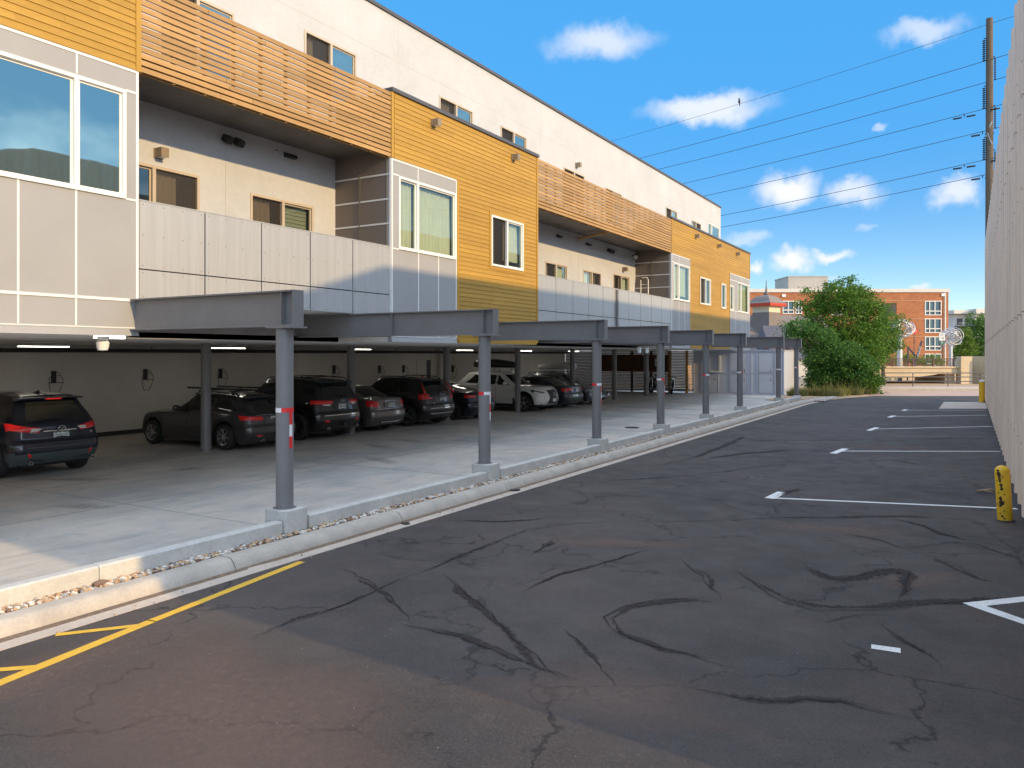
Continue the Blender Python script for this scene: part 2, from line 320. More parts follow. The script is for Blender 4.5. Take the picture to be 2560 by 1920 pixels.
# ------------------------------------------------------------------ ground materials
def asphalt():
    m = bpy.data.materials.new('asphalt'); m.use_nodes = True; t = m.node_tree; p = t.nodes['Principled BSDF']
    co = N(t, 'ShaderNodeTexCoord')
    def noise(s, d=6, r=.6, st=(1, 1, 1)):
        mp = N(t, 'ShaderNodeMapping'); mp.inputs['Scale'].default_value = st; t.links.new(co.outputs['Object'], mp.inputs[0])
        n = N(t, 'ShaderNodeTexNoise'); n.inputs['Scale'].default_value = s; n.inputs['Detail'].default_value = d; n.inputs['Roughness'].default_value = r
        t.links.new(mp.outputs[0], n.inputs['Vector']); return n.outputs['Fac']
    def rng(v, a, b, c, d):
        r = N(t, 'ShaderNodeMapRange'); r.inputs['From Min'].default_value = a; r.inputs['From Max'].default_value = b
        r.inputs['To Min'].default_value = c; r.inputs['To Max'].default_value = d; t.links.new(v, r.inputs['Value']); return r.outputs[0]
    def mix(f, a, b):
        x = N(t, 'ShaderNodeMix', data_type='RGBA'); t.links.new(f, x.inputs[0])
        for s, i in ((a, 6), (b, 7)):
            if isinstance(s, tuple): x.inputs[i].default_value = (*s, 1)
            else: t.links.new(s, x.inputs[i])
        return x.outputs[2]
    c = mix(rng(noise(.35, 8, .62), .35, .65, 0, 1), (.040, .033, .032), (.080, .064, .057))
    c = mix(rng(noise(1.1, 8, .7), .52, .75, 0, .8), c, (.098, .070, .055))
    c = mix(rng(noise(.8, 7, .75, (1, 1.6, 1)), .60, .72, 0, .6), c, (.030, .028, .029))
    # worn aggregate strip along the middle of the alley, drifting light patches
    c = mix(rng(noise(3.5, 9, .85), .54, .78, 0, .5), c, (.12, .095, .082))
    c = mix(rng(noise(38, 8, .85), .50, .62, 0, .55), c, (.105, .092, .085)); c = mix(rng(noise(31, 8, .85), .52, .64, 0, .55), c, (.016, .014, .015))
    sp = noise(170, 2, .5); c = mix(rng(sp, .60, .70, 0, .75), c, (.22, .20, .185)); c = mix(rng(noise(120, 2), .62, .72, 0, .6), c, (.018, .017, .018))
    vo = N(t, 'ShaderNodeTexVoronoi', feature='DISTANCE_TO_EDGE'); vo.inputs['Scale'].default_value = .42
    mp = N(t, 'ShaderNodeMapping'); t.links.new(co.outputs['Object'], mp.inputs[0])
    nz = N(t, 'ShaderNodeTexNoise'); nz.inputs['Scale'].default_value = 2.5; nz.inputs['Detail'].default_value = 6; t.links.new(co.outputs['Object'], nz.inputs['Vector'])
    v = N(t, 'ShaderNodeVectorMath', operation='MULTIPLY_ADD'); v.inputs[1].default_value = (.9, .9, .9); t.links.new(nz.outputs['Color'], v.inputs[0]); t.links.new(mp.outputs[0], v.inputs[2])
    t.links.new(v.outputs[0], vo.inputs['Vector'])
    cr = rng(vo.outputs['Distance'], 0.0, .014, 1, 0); gate = rng(noise(.6, 3), .42, .50, 0, .9)
    mu = N(t, 'ShaderNodeMath', operation='MULTIPLY'); t.links.new(cr, mu.inputs[0]); t.links.new(gate, mu.inputs[1])
    c = mix(mu.outputs[0], c, (.014, .013, .013))
    t.links.new(c, p.inputs['Base Color']); t.links.new(rng(noise(2, 5), .3, .7, .68, .92), p.inputs['Roughness']); p.inputs['Specular IOR Level'].default_value = .35
    b = N(t, 'ShaderNodeBump'); b.inputs['Strength'].default_value = .55; b.inputs['Distance'].default_value = .012
    t.links.new(noise(90, 4, .7), b.inputs['Height']); t.links.new(b.outputs[0], p.inputs['Normal'])
    return m
M['asphalt'] = asphalt()
def garage_floor():
    m = bpy.data.materials.new('broomed_concrete'); m.use_nodes = True; t = m.node_tree; p = t.nodes['Principled BSDF']
    co = N(t, 'ShaderNodeTexCoord'); cur = None
    def lay(s, d, r, st, a, b, c0, c1, rot=0, warp=0):
        nonlocal cur
        mp = N(t, 'ShaderNodeMapping'); mp.inputs['Scale'].default_value = st; mp.inputs['Rotation'].default_value = (0, 0, rot); t.links.new(co.outputs['Object'], mp.inputs[0])
        n = N(t, 'ShaderNodeTexNoise'); n.inputs['Scale'].default_value = s; n.inputs['Detail'].default_value = d; n.inputs['Roughness'].default_value = r
        n.inputs['Distortion'].default_value = warp
        t.links.new(mp.outputs[0], n.inputs['Vector'])
        mr = N(t, 'ShaderNodeMapRange'); mr.inputs['From Min'].default_value = a; mr.inputs['From Max'].default_value = b; mr.inputs['To Max'].default_value = c1
        t.links.new(n.outputs['Fac'], mr.inputs['Value'])
        x = N(t, 'ShaderNodeMix', data_type='RGBA'); t.links.new(mr.outputs[0], x.inputs[0]); x.inputs[7].default_value = (*c0, 1)
        if cur is None: x.inputs[6].default_value = (.58, .515, .44, 1)
        else: t.links.new(cur, x.inputs[6])
        cur = x.outputs[2]
    lay(.5, 6, .6, (1, 1, 1), .4, .62, (.40, .385, .36), 1)
    lay(1.5, 6, .65, (1.8, .45, 1), .50, .72, (.30, .30, .29), .75, .35, .6)     # swept marks of tyres
    lay(2.6, 7, .7, (.5, 2.0, 1), .58, .74, (.26, .265, .26), .6, .5, .8)
    lay(2.0, 5, .6, (2.0, .4, 1), .52, .70, (.58, .56, .52), .5, .2, .4)
    lay(14, 4, .6, (1, 1, 1), .55, .8, (.33, .31, .28), .5)
    t.links.new(cur, p.inputs['Base Color']); p.inputs['Roughness'].default_value = .62; p.inputs['Specular IOR Level'].default_value = .4
    n = N(t, 'ShaderNodeTexNoise'); n.inputs['Scale'].default_value = 50; n.inputs['Detail'].default_value = 3; t.links.new(co.outputs['Object'], n.inputs['Vector'])
    b = N(t, 'ShaderNodeBump'); b.inputs['Strength'].default_value = .25; b.inputs['Distance'].default_value = .01; t.links.new(n.outputs['Fac'], b.inputs['Height']); t.links.new(b.outputs[0], p.inputs['Normal'])
    return m
M['floor'] = garage_floor()
def brick():
    m = bpy.data.materials.new('orange_brick'); m.use_nodes = True; t = m.node_tree; p = t.nodes['Principled BSDF']
    co = N(t, 'ShaderNodeTexCoord'); sx = N(t, 'ShaderNodeSeparateXYZ'); t.links.new(co.outputs['Object'], sx.inputs[0])
    ad = N(t, 'ShaderNodeMath', operation='ADD'); t.links.new(sx.outputs[0], ad.inputs[0]); t.links.new(sx.outputs[1], ad.inputs[1])
    cb = N(t, 'ShaderNodeCombineXYZ'); t.links.new(ad.outputs[0], cb.inputs[0]); t.links.new(sx.outputs[2], cb.inputs[1])
    b = N(t, 'ShaderNodeTexBrick'); t.links.new(cb.outputs[0], b.inputs['Vector']); b.inputs['Scale'].default_value = 1.0
    b.inputs['Brick Width'].default_value = .42; b.inputs['Row Height'].default_value = .13; b.inputs['Mortar Size'].default_value = .008
    b.inputs['Color1'].default_value = (.42, .15, .055, 1); b.inputs['Color2'].default_value = (.30, .10, .04, 1); b.inputs['Mortar'].default_value = (.40, .26, .16, 1)
    n = N(t, 'ShaderNodeTexNoise'); n.inputs['Scale'].default_value = .5; n.inputs['Detail'].default_value = 6; t.links.new(co.outputs['Object'], n.inputs['Vector'])
    mr = N(t, 'ShaderNodeMapRange'); mr.inputs['To Min'].default_value = .75; mr.inputs['To Max'].default_value = 1.3; t.links.new(n.outputs['Fac'], mr.inputs['Value'])
    v = N(t, 'ShaderNodeVectorMath', operation='SCALE'); t.links.new(b.outputs['Color'], v.inputs[0]); t.links.new(mr.outputs[0], v.inputs['Scale']); t.links.new(v.outputs[0], p.inputs['Base Color'])
    p.inputs['Roughness'].default_value = .9; return m
M['brick'] = brick()
def faded(name, col, dens=.55, scale=9, rough=.85, lo=.86, hi=1.14):
    """thin layer that is patchy and fades to its edges (uv x runs across the strip)"""
    m = bpy.data.materials.new(name); m.use_nodes = True; t = m.node_tree; p = t.nodes['Principled BSDF']
    p.inputs['Roughness'].default_value = rough; p.inputs['Base Color'].default_value = (*col, 1)
    co = N(t, 'ShaderNodeTexCoord'); n = N(t, 'ShaderNodeTexNoise'); n.inputs['Scale'].default_value = scale; n.inputs['Detail'].default_value = 7; n.inputs['Roughness'].default_value = .7
    t.links.new(co.outputs['Object'], n.inputs['Vector'])
    at = N(t, 'ShaderNodeAttribute', attribute_name='edge')
    a = N(t, 'ShaderNodeMath', operation='ADD'); t.links.new(n.outputs['Fac'], a.inputs[0]); t.links.new(at.outputs['Fac'], a.inputs[1])
    mr = N(t, 'ShaderNodeMapRange'); mr.inputs['From Min'].default_value = lo; mr.inputs['From Max'].default_value = hi; mr.inputs['To Max'].default_value = dens
    t.links.new(a.outputs[0], mr.inputs['Value']); t.links.new(mr.outputs[0], p.inputs['Alpha']); return m
M['tar'] = faded('crack_stain', (.022, .013, .011), .90, 20, lo=.87, hi=1.12)
M['smudge'] = faded('floor_smudge', (.15, .15, .145), .35, 9, lo=.9, hi=1.6)
M['wear_sun'] = faded('reddish_wear_sun', (.19, .125, .095), .55, 14, lo=.95, hi=1.6)  # tan wear tone, lightened to stand for sunlight on asphalt too
M['paintw'] = mat('road_paint_white', (.74, .74, .72), .7, n1=(5, .12), n2=(60, .25))
M['painty'] = mat('road_paint_yellow', (.72, .42, .04), .7, n1=(5, .12), n2=(60, .2))
M['dirt'] = mat('tan_ground', (.40, .27, .17), .95, n1=(.4, .2), n2=(5, .15), bump=(12, .4))
M['gravelbase'] = mat('gravel_bed', (.22, .15, .10), .95, n1=(20, .4), n2=(90, .4), bump=(40, .8))
M['shingle'] = mat('grey_shingle', (.21, .175, .155), .85, n1=(1, .12), n2=(12, .15), bump=(20, .3))
M['bluegrey'] = mat('slate_roof', (.10, .10, .125), .8, n1=(2, .15))
M['creamwall'] = mat('cream_concrete', (.62, .50, .33), .85, n1=(.7, .12), n2=(6, .08))
M['redtrim'] = mat('red_fascia', (.50, .06, .03), .6, n1=(3, .1))
M['creamtrim'] = mat('cream_boards', (.60, .55, .38), .7, n1=(3, .08))
M['palewall'] = mat('pale_render', (.62, .60, .55), .8, n1=(.5, .08))
M['darkwall'] = mat('charcoal_render', (.10, .10, .10), .8, n1=(.5, .1))
M['galvpipe'] = mat('brushed_tube', (.60, .58, .58), .35, metal=.5, n1=(5, .08))

def sheet(name, poly, z, m, th=None, parent=None):
    b = MB(); n = len(poly)
    b.add([(x, y, z) for x, y in poly], [tuple(range(n))])
    o = b.build(name, m, parent); return tag(o, kind='structure') if parent is None else o

# ------------------------------------------------------------------ ground, alley, garage floor, kerb
sheet('ground', [(-900, -300), (900, -300), (900, 1200), (-900, 1200)], -.03, M['dirt'])
ENDL, ENDR = (-6.6, 50.7), (30, 67.5)                      # far edge of the asphalt, where the sunlit cross street begins
sheet('alley_asphalt', [(-6.93, -20), (25, -20), (25, ENDR[1] - 2.2), (.43, 53.95), (-5.56, 51.2), (-6.3, 47.5), (-6.85, 44), (-6.93, 40)], 0, M['asphalt'])
sheet('garage_floor', [(-40, -12), (-7.72, -12), (-7.72, 43), (-7.72, 60), (-40, 60)], 0, M['floor'])
# sawn joints of the garage floor
j = MB()
for x in (-12.0, -16.35): j.box(x-.006, x+.006, -5, 49, .0005, .004)
for y in (-3, 2.6, 7.9, 13.19, 18.56, 23.7, 28.98, 34.3, 39.6, 44.6): j.box(-22, -7.9, y-.005, y+.005, .0005, .004)
tag(j.build('floor_joint', mat('joint_dust', (.30, .29, .27), .9, n1=(9, .3))), kind='structure')
mk = MB()                                                  # worn T marks between the parking bays
for y in (7.75, 10.35, 13.0, 15.9, 18.55, 21.0, 23.7, 26.5, 29.0, 31.6, 34.3, 37.1, 39.7, 42.3):
    mk.box(-16.8, -15.9, y-.04, y+.04, .0045, .006); mk.box(-15.95, -15.87, y-.28, y+.28, .0062, .0075)
tag(mk.build('bay_marking', mat('worn_bay_paint', (.50, .49, .46), .9, n1=(18, .3))), kind='structure')

def path_pts(pts, step=.12):
    out = []
    for a, b in zip(pts[:-1], pts[1:]):
        a, b = Vector(a), Vector(b); k = max(1, int((b-a).length / step))
        out += [a + (b-a) * i / k for i in range(k)]
    out.append(Vector(pts[-1])); return out
KX = [(y, (0 if y < 40 else .0155 * (y-40)**2)) for y in range(-20, 48)]
def kx(y): return 0 if y < 40 else .016 * (y-40)**2
def extr(prof, name, m, y0, y1, gaps=None, step=1.0, bend=True, rnd=0):
    """sweep an x-z profile along the alley"""
    b = MB(); ys = []; y = y0
    while y < y1 - 1e-6: ys.append(y); y += step
    ys.append(y1); n = len(prof); vs = []
    for y in ys:
        for x, z in prof: vs.append((x + (kx(y) if bend else 0) + random.uniform(-rnd, rnd), y, z + random.uniform(-rnd, rnd)))
    fs = [(k*n+i, k*n+(i+1) % n, (k+1)*n+(i+1) % n, (k+1)*n+i) for k in range(len(ys)-1) for i in range(n)]
    fs += [tuple(range(n))[::-1], tuple(range((len(ys)-1)*n, len(ys)*n))]
    b.add(vs, fs); return b
kprof = [(-7.50, -.02), (-7.50, .105), (-7.475, .13), (-7.33, .135), (-7.285, .125), (-7.25, .09), (-7.20, .012), (-7.20, -.02)]
kb = MB()
y = -9.05
while y < 46.9:
    e = min(y + 3.03, 47.0); s = extr(kprof, '', None, y + .008, e - .008, step=.5, rnd=.002); kb.add(s.v, s.f); y += 3.03
tag(kb.build('kerb', M['kerb'], smooth='auto'), kind='structure')
g = extr([(-7.20, -.02), (-7.20, .010), (-6.93, .004), (-6.93, -.02)], '', None, -10, 47.0, step=1, rnd=.001)
tag(g.build('gutter', M['gutter']), kind='structure')
s = extr([(-7.195, .0105), (-7.195, .0125), (-7.10, .0095), (-7.10, .008)], '', None, -10, 47.0, step=.5, rnd=.0015)
tag(s.build('gutter_silt', M['gravelbase']), kind='structure')
g = extr([(-7.66, -.02), (-7.66, .112), (-7.50, .112), (-7.50, -.02)], '', None, -10, 46.5, step=1)
tag(g.build('gravel_bed', M['gravelbase']), kind='structure')
st = MB()
def pebble(b, x, y, z, r):
    vs = []; a0 = random.uniform(0, 6.28); n = 6; sx, sy, sz = r*random.uniform(.8, 1.5), r*random.uniform(.7, 1.1), r*random.uniform(.5, .85)
    ca, sa = math.cos(a0), math.sin(a0); vs.append((x, y, z - sz))
    for h in (-.5, .45):
        for i in range(n):
            t = 2*math.pi*(i + h)/n; px, py = sx*.9*math.cos(t), sy*.9*math.sin(t); vs.append((x+px*ca-py*sa, y+px*sa+py*ca, z+h*sz))
    vs.append((x, y, z+sz)); fs = [(0, 1+(i+1) % n, 1+i) for i in range(n)] + [(1+i, 1+(i+1) % n, 7+(i+1) % n, 7+i) for i in range(n)] + [(13, 7+i, 7+(i+1) % n) for i in range(n)]
    b.add(vs, fs, random.choices((0, 1, 2, 3), (4, 3, 2, 1))[0])
for i in range(5200):
    y = 2 + 43.5 * random.random()**1.5
    pebble(st, -7.655 + .15*random.random() + kx(y), y, .118 + .02*random.random(), random.uniform(.012, .034))
for x, y, r in ((-7.60, 4.75, .07), (-7.60, 4.98, .045), (-7.62, 5.9, .05), (-7.61, 6.6, .045), (-7.6, 8.9, .045)): pebble(st, x, y, .13, r)
for i in range(160): pebble(st, -7.3 + random.random()*.45, random.uniform(1, 20), .012, random.uniform(.004, .012))
tag(st.build('gravel', [mat('tan_stone', (.48, .32, .19), .8, n1=(30, .2)), mat('white_stone', (.62, .58, .52), .8, n1=(30, .15)), mat('brown_stone', (.20, .12, .08), .8, n1=(30, .2)), mat('grey_stone', (.30, .29, .28), .8, n1=(30, .2))], smooth=False),
    'tan and white river gravel strip between the low wall and the kerb', 'gravel', kind='stuff')
# scattered grit on the alley
gr = MB()
for i in range(900):
    y = 3.5 + 20*random.random()**1.3; x = random.uniform(-6.8, .6)
    pebble(gr, x, y, .002, random.uniform(.0012, .0032))
tag(gr.build('grit', [mat('grit_pale', (.45, .42, .38), .9), mat('grit_tan', (.3, .24, .18), .9), mat('grit_dark', (.05, .05, .05), .9), mat('grit_grey', (.2, .2, .2), .9)]),
    'fine loose grit scattered over the alley asphalt', 'grit', kind='stuff')

# far end: cross street, kerb, sidewalk, dirt
def RF(r, f, z=0): return (r*RV[0] + f*FV[0], r*RV[1] + f*FV[1], z)
sheet('cross_street', [RF(r, f)[:2] for r, f in ((-60, 47.0), (16, 47.0), (80, 46), (80, 53.5), (-60, 53.5))], -.012, mat('pinkish_street', (.46, .31, .24), .95, n1=(.5, .12), n2=(8, .1)))
fk = MB(); Mv = Matrix.Rotation(YAW, 3, 'Z')
fk.obox(RF(10, 53.65, .05), (140, .3, .16), Mv); tag(fk.build('far_kerb', M['kerb']), kind='structure')
sheet('far_sidewalk', [RF(r, f)[:2] for r, f in ((-60, 53.8), (80, 53.8), (80, 57.5), (-60, 57.5))], .125, mat('pale_walk', (.52, .40, .29), .9, n1=(.6, .1), n2=(10, .1)))
sheet('creek_bank', [RF(r, f)[:2] for r, f in ((-60, 57.5), (80, 57.5), (80, 300), (-60, 300))], .02, M['dirt'])

# parking lines and yellow hatch
def stripe(b, p, q, w, z=.004):
    p, q = Vector(p), Vector(q); d = (q-p).normalized(); nrm_ = Vector((-d.y, d.x)) * w / 2
    pts = path_pts([p, q], .25); vs = []
    for c in pts:
        k = random.uniform(.93, 1.05)
        vs += [(c.x+nrm_.x*k, c.y+nrm_.y*k, z), (c.x-nrm_.x*k, c.y-nrm_.y*k, z)]
    b.add(vs, [(2*i, 2*i+1, 2*i+3, 2*i+2) for i in range(len(pts)-1)])
for k, (a, b_, e) in enumerate([((-2.96, 13.75), (-2.9, 14.5), (.64, 14.85)), ((-2.95, 20.8), (-2.82, 22.05), (.66, 23.4)), ((-2.85, 27.7), (-2.72, 29.0), (.65, 31.4)), ((-2.76, 33.9), (-2.65, 35.0), (.57, 37.15)), ((-2.56, 38.25), (-2.48, 39.2), (.58, 40.4))]):
    b = MB(); w = .10
    stripe(b, a, b_, .17, .004)
    m0 = a if k == 0 else ((a[0]+b_[0])/2 + .05, (a[1]+b_[1])/2)
    if k == 0: m0 = (a[0]+.03, a[1]+.06); stripe(b, m0, (e[0], e[1]-.05), .10, .0048)
    else: stripe(b, m0, e, .10, .0048)
    tag(b.build('parking_line', M['paintw'], kind='open'), kind='structure')
b = MB(); stripe(b, (-.02, 8.87), (2.6, 11.6), .14, .004); stripe(b, (.02, 8.92), (3.0, 6.3), .14, .0048); stripe(b, (-.72, 7.2), (-.5, 7.22), .11, .004); tag(b.build('parking_line', M['paintw'], kind='open'), kind='structure')
b = MB(); stripe(b, (-6.83, 6.75), (-6.5, 4.54), .10, .004); stripe(b, (-6.5, 4.56), (-5.75, .2), .11, .004)
for y0 in (4.45, 3.45, 2.4, 1.3): stripe(b, (-6.47 + (4.5-y0)*.17, y0), (-6.9, y0 - .55), .08, .0048)
tag(b.build('hatch_line', M['painty'], kind='open'), kind='structure')
sheet('concrete_pad', [(-1.25, 40.5), (.66, 41.6), (.66, 47.4), (-1.2, 46.4)], .006, M['gutter'])

def ribbon(name, pts, w, m, z=.0028, seed=1):
    rnd = random.Random(seed); pts = [Vector((a, b)) for a, b in pts]; P = path_pts(pts, .07)
    # smooth and wander
    for _ in range(6): P = [P[0]] + [(P[i-1] + P[i]*2 + P[i+1]) / 4 for i in range(1, len(P)-1)] + [P[-1]]
    vs = []; ed = []; off = 0; ww = 1.
    for i, c in enumerate(P):
        d = (P[min(i+1, len(P)-1)] - P[max(i-1, 0)]).normalized(); nr = Vector((-d.y, d.x))
        off = off*.9 + rnd.uniform(-.02, .02); ww = min(1.9, max(.2, ww + rnd.uniform(-.28, .28))); e = min(1, i*.12, (len(P)-1-i)*.12)
        for k, v in ((-1, 0), (-.5, .36), (0, .62), (.5, .36), (1, 0)):
            q = c + nr * (off + k*w*ww*(.3+.7*e)); vs.append((q.x, q.y, z)); ed.append(v * (.35+.65*e) * (.75 + .25*ww))
    fs = [(i*5+k, i*5+k+1, i*5+5+k+1, i*5+5+k) for i in range(len(P)-1) for k in range(4)]
    b = MB(); b.add(vs, fs); o = b.build(name, m, kind='open')
    a = o.data.attributes.new('edge', 'FLOAT', 'POINT'); a.data.foreach_set('value', ed)
    return tag(o, kind='structure')
def gp(*a):
    o = []
    for px, py in a:
        u = (px-1280)/FPX; t = CAMH*FPX/(py-HORY); o.append(((FV[0]+u*RV[0])*t, (FV[1]+u*RV[1])*t))
    return o
CR = [(.11, [(1840,1428),(1881,1451),(1934,1484),(1975,1504),(2037,1518),(2127,1522),(2229,1518),(2291,1512),(2414,1506),(2560,1492)]),
      (.13, [(2045,1318),(2086,1328),(2127,1338),(2188,1348),(2229,1361),(2270,1375),(2324,1363),(2389,1354),(2446,1361),(2496,1381),(2560,1400)]),
      (.09, [(2180,1295),(2250,1301),(2311,1316),(2352,1336),(2406,1348),(2446,1361)]),
      (.12, [(2000,1404),(2033,1426),(2070,1447),(2102,1453),(2147,1445),(2209,1430),(2250,1426),(2270,1430),(2262,1455),(2266,1484),(2250,1512)]),
      (.10, [(1560,1306),(1700,1304),(1840,1301),(1922,1296),(2045,1294),(2188,1290),(2332,1293),(2455,1301),(2560,1318)]),
      (.07, [(1840,1101),(2086,1100),(2209,1098),(2373,1096),(2496,1096)]),
      (.13, [(2147,1150),(2250,1152),(2332,1168),(2401,1178)]),
      (.16, [(1045,1437),(1092,1417),(1135,1400),(1178,1382),(1240,1356),(1330,1325),(1400,1312),(1560,1306)]),
      (.045, [(620,1600),(700,1560),(860,1510),(918,1487),(976,1463),(1017,1446),(1045,1437)]),
      (.08, [(1103,1437),(1144,1463),(1179,1492),(1213,1521),(1240,1547),(1275,1585),(1330,1640),(1395,1700)]),
      (.10, [(1560,1600),(1530,1570),(1522,1545),(1560,1520),(1650,1505),(1760,1500),(1840,1512)]),
      (.08, [(1522,1545),(1560,1585),(1640,1615),(1740,1640),(1840,1670)]),
      (.09, [(935,1382),(976,1392),(1034,1401),(1130,1400)]),
      (.07, [(1074,1304),(1150,1300),(1240,1304),(1330,1300),(1400,1290)]),
      (.14, [(1330,1390),(1360,1370),(1392,1350),(1375,1338)]),
      (.15, [(1935,1245),(1960,1235),(2000,1222),(1985,1217)]),
      (.09, [(1925,1260),(1945,1272),(1950,1288),(1980,1292)]),
      (.04, [(1300,1480),(1420,1430),(1560,1390),(1640,1370)]),
      (.05, [(1440,1400),(1500,1402),(1560,1408),(1660,1400)]),
      (.07, [(1180,1240),(1260,1205),(1360,1180),(1500,1160)]), (.10, [(1620,1170),(1720,1150),(1800,1120),(1860,1090)]),
      (.05, [(2201,1560),(2260,1600),(2330,1640),(2370,1668)])]
CR += [(.06, [(1000,1560),(1150,1590),(1300,1650),(1450,1700)]), (.07, [(1450,1480),(1560,1450),(1700,1440),(1800,1470)]), (.05, [(1700,1400),(1760,1440),(1800,1500)]),
       (.09, [(1330,1260),(1450,1240),(1600,1235),(1750,1225),(1880,1210)]), (.07, [(1500,1205),(1650,1195),(1800,1180),(1950,1160)]), (.10, [(1230,1310),(1330,1290),(1420,1250),(1500,1225)]),
       (.06, [(850,1420),(940,1460),(1000,1510),(1030,1560)]), (.05, [(1660,1640),(1760,1610),(1880,1620),(2000,1600)]), (.05, [(2060,1560),(2150,1540),(2260,1545)]),
       (.08, [(1650,1110),(1780,1100),(1900,1080)]), (.08, [(1750,1150),(1850,1135),(1990,1125)]), (.07, [(1900,1380),(2000,1370),(2080,1350)]), (.09, [(2270,1375),(2350,1400),(2450,1450),(2560,1470)]),
       (.10, [(1200,1370),(1270,1400),(1360,1410),(1480,1400)]), (.05, [(1400,1570),(1480,1640),(1540,1720)]), (.06, [(900,1700),(1100,1740),(1300,1760)]), (.06, [(1700,1720),(1900,1760),(2100,1750),(2300,1800)]), (.05, [(500,1700),(620,1760),(700,1850)])]
CR = CR[:22] + CR[22::2]
for i, (w, p) in enumerate(CR):
    ribbon('crack_stain', gp(*p), w*1.05, M['tar'], .0024 + .0003*i, i+3)
def thin_cracks():
    rnd = random.Random(77); b = MB()
    def walk(pts, w, jit):
        P = path_pts([Vector(p) for p in pts], .09); off = 0; vs = []; n = len(P)
        for i, c in enumerate(P):
            d = (P[min(i+1, n-1)] - P[max(i-1, 0)]).normalized(); nr = Vector((-d.y, d.x)); off = off*.93 + rnd.uniform(-jit, jit); q = c + nr*off
            ww = w*rnd.uniform(.5, 1.4)*min(1, (i+1)*.3, (n-i)*.2); vs += [(q.x+nr.x*ww, q.y+nr.y*ww, .0105), (q.x-nr.x*ww, q.y-nr.y*ww, .0105)]
        b.add(vs, [(2*i, 2*i+1, 2*i+3, 2*i+2) for i in range(n-1)]); return [Vector((v[0], v[1])) for v in vs[::2]]
    for w, p in CR:
        q = walk(gp(*p), .005, .022)
        for _ in range(len(q)//60):
            o = rnd.choice(q); a = rnd.uniform(0, 6.28); L = rnd.uniform(.3, 1.3); m_ = o + Vector((math.cos(a), math.sin(a)))*L*.5; a += rnd.uniform(-.9, .9); walk([o, m_, m_ + Vector((math.cos(a), math.sin(a)))*L*.5], .004, .02)
    for _ in range(9):
        o = Vector((rnd.uniform(-6, .3), rnd.uniform(3.5, 30))); a = rnd.uniform(0, 6.28); pts = [o]
        for k in range(rnd.randint(2, 5)): a += rnd.uniform(-.8, .8); pts.append(pts[-1] + Vector((math.cos(a), math.sin(a)))*rnd.uniform(.4, 1.1))
        pts = [Vector((max(-6.7, min(.5, q.x)), q.y)) for q in pts]; walk(pts, .004, .02)
    tag(b.build('crack_line', mat('open_crack', (.012, .010, .010), .95, n1=(8, .3)), kind='open'), kind='structure')
thin_cracks()
def patch_(cx, cy, rx_, ry_, rot, seed, z, m_='wear_sun', nm='wear_sun_patch'):
    rnd = random.Random(seed); n, m = 48, 8; vs = [(cx, cy, z)]; ed = [1.]; rr_ = [1.]*n
    for h in range(2, 9):
        a_, p_ = rnd.uniform(0, .5)/h, rnd.uniform(0, 6.3)
        rr_ = [v + a_*math.cos(h*2*math.pi*k/n + p_) for k, v in enumerate(rr_)]
    for q in range(1, m+1):
        for k in range(n):
            t_ = 2*math.pi*k/n; x, y = rx_*rr_[k]*q/m*math.cos(t_), ry_*rr_[k]*q/m*math.sin(t_)
            vs.append((cx + x*math.cos(rot)-y*math.sin(rot), cy + x*math.sin(rot)+y*math.cos(rot), z)); ed.append(.95*(1-(q/m)**2))
    fs = [(0, 1+k, 1+(k+1) % n) for k in range(n)] + [(1+q*n+k, 1+(q+1)*n+k, 1+(q+1)*n+(k+1) % n, 1+q*n+(k+1) % n) for q in range(m-1) for k in range(n)]
    b = MB(); b.add(vs, fs); o = b.build(nm, M[m_], kind='open'); a_ = o.data.attributes.new('edge', 'FLOAT', 'POINT'); a_.data.foreach_set('value', ed); tag(o, kind='structure')
for i, (x, y, a_, b_, r_) in enumerate([(-4.4, 3.6, 3.0, 1.5, -.3), (-2.3, 5.2, 1.6, .7, .2), (-4.0, 9.5, 1.4, .5, .5), (-1.6, 11.8, 1.5, .5, .2), (-.5, 9.6, 1.0, .35, .8), (-2.0, 23, 2.4, .5, .1), (-6.2, 3.2, 2.5, .5, 1.7)]):  # real wear; the patches nearest the camera also paint in sunlit brightness
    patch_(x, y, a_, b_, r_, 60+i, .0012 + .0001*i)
rnd0 = random.Random(9)
for i in range(16):
    patch_(rnd0.uniform(-15.5, -9.2), 4.5 + i*2.3 + rnd0.uniform(-.8, .8), rnd0.uniform(.6, 1.7), rnd0.uniform(.15, .45), rnd0.uniform(-.5, .9), 90+i, .0032 + .00008*i, 'smudge', 'floor_smudge')
mh = MB(); mh.lathe((-9.81, 24.74, 0), [(.24, .001), (.24, .02), (.19, .024), (.0, .022)], 28)
tag(mh.build('manhole_cover', M['manhole']), 'round black iron cover in the garage floor near the low wall', 'manhole cover')

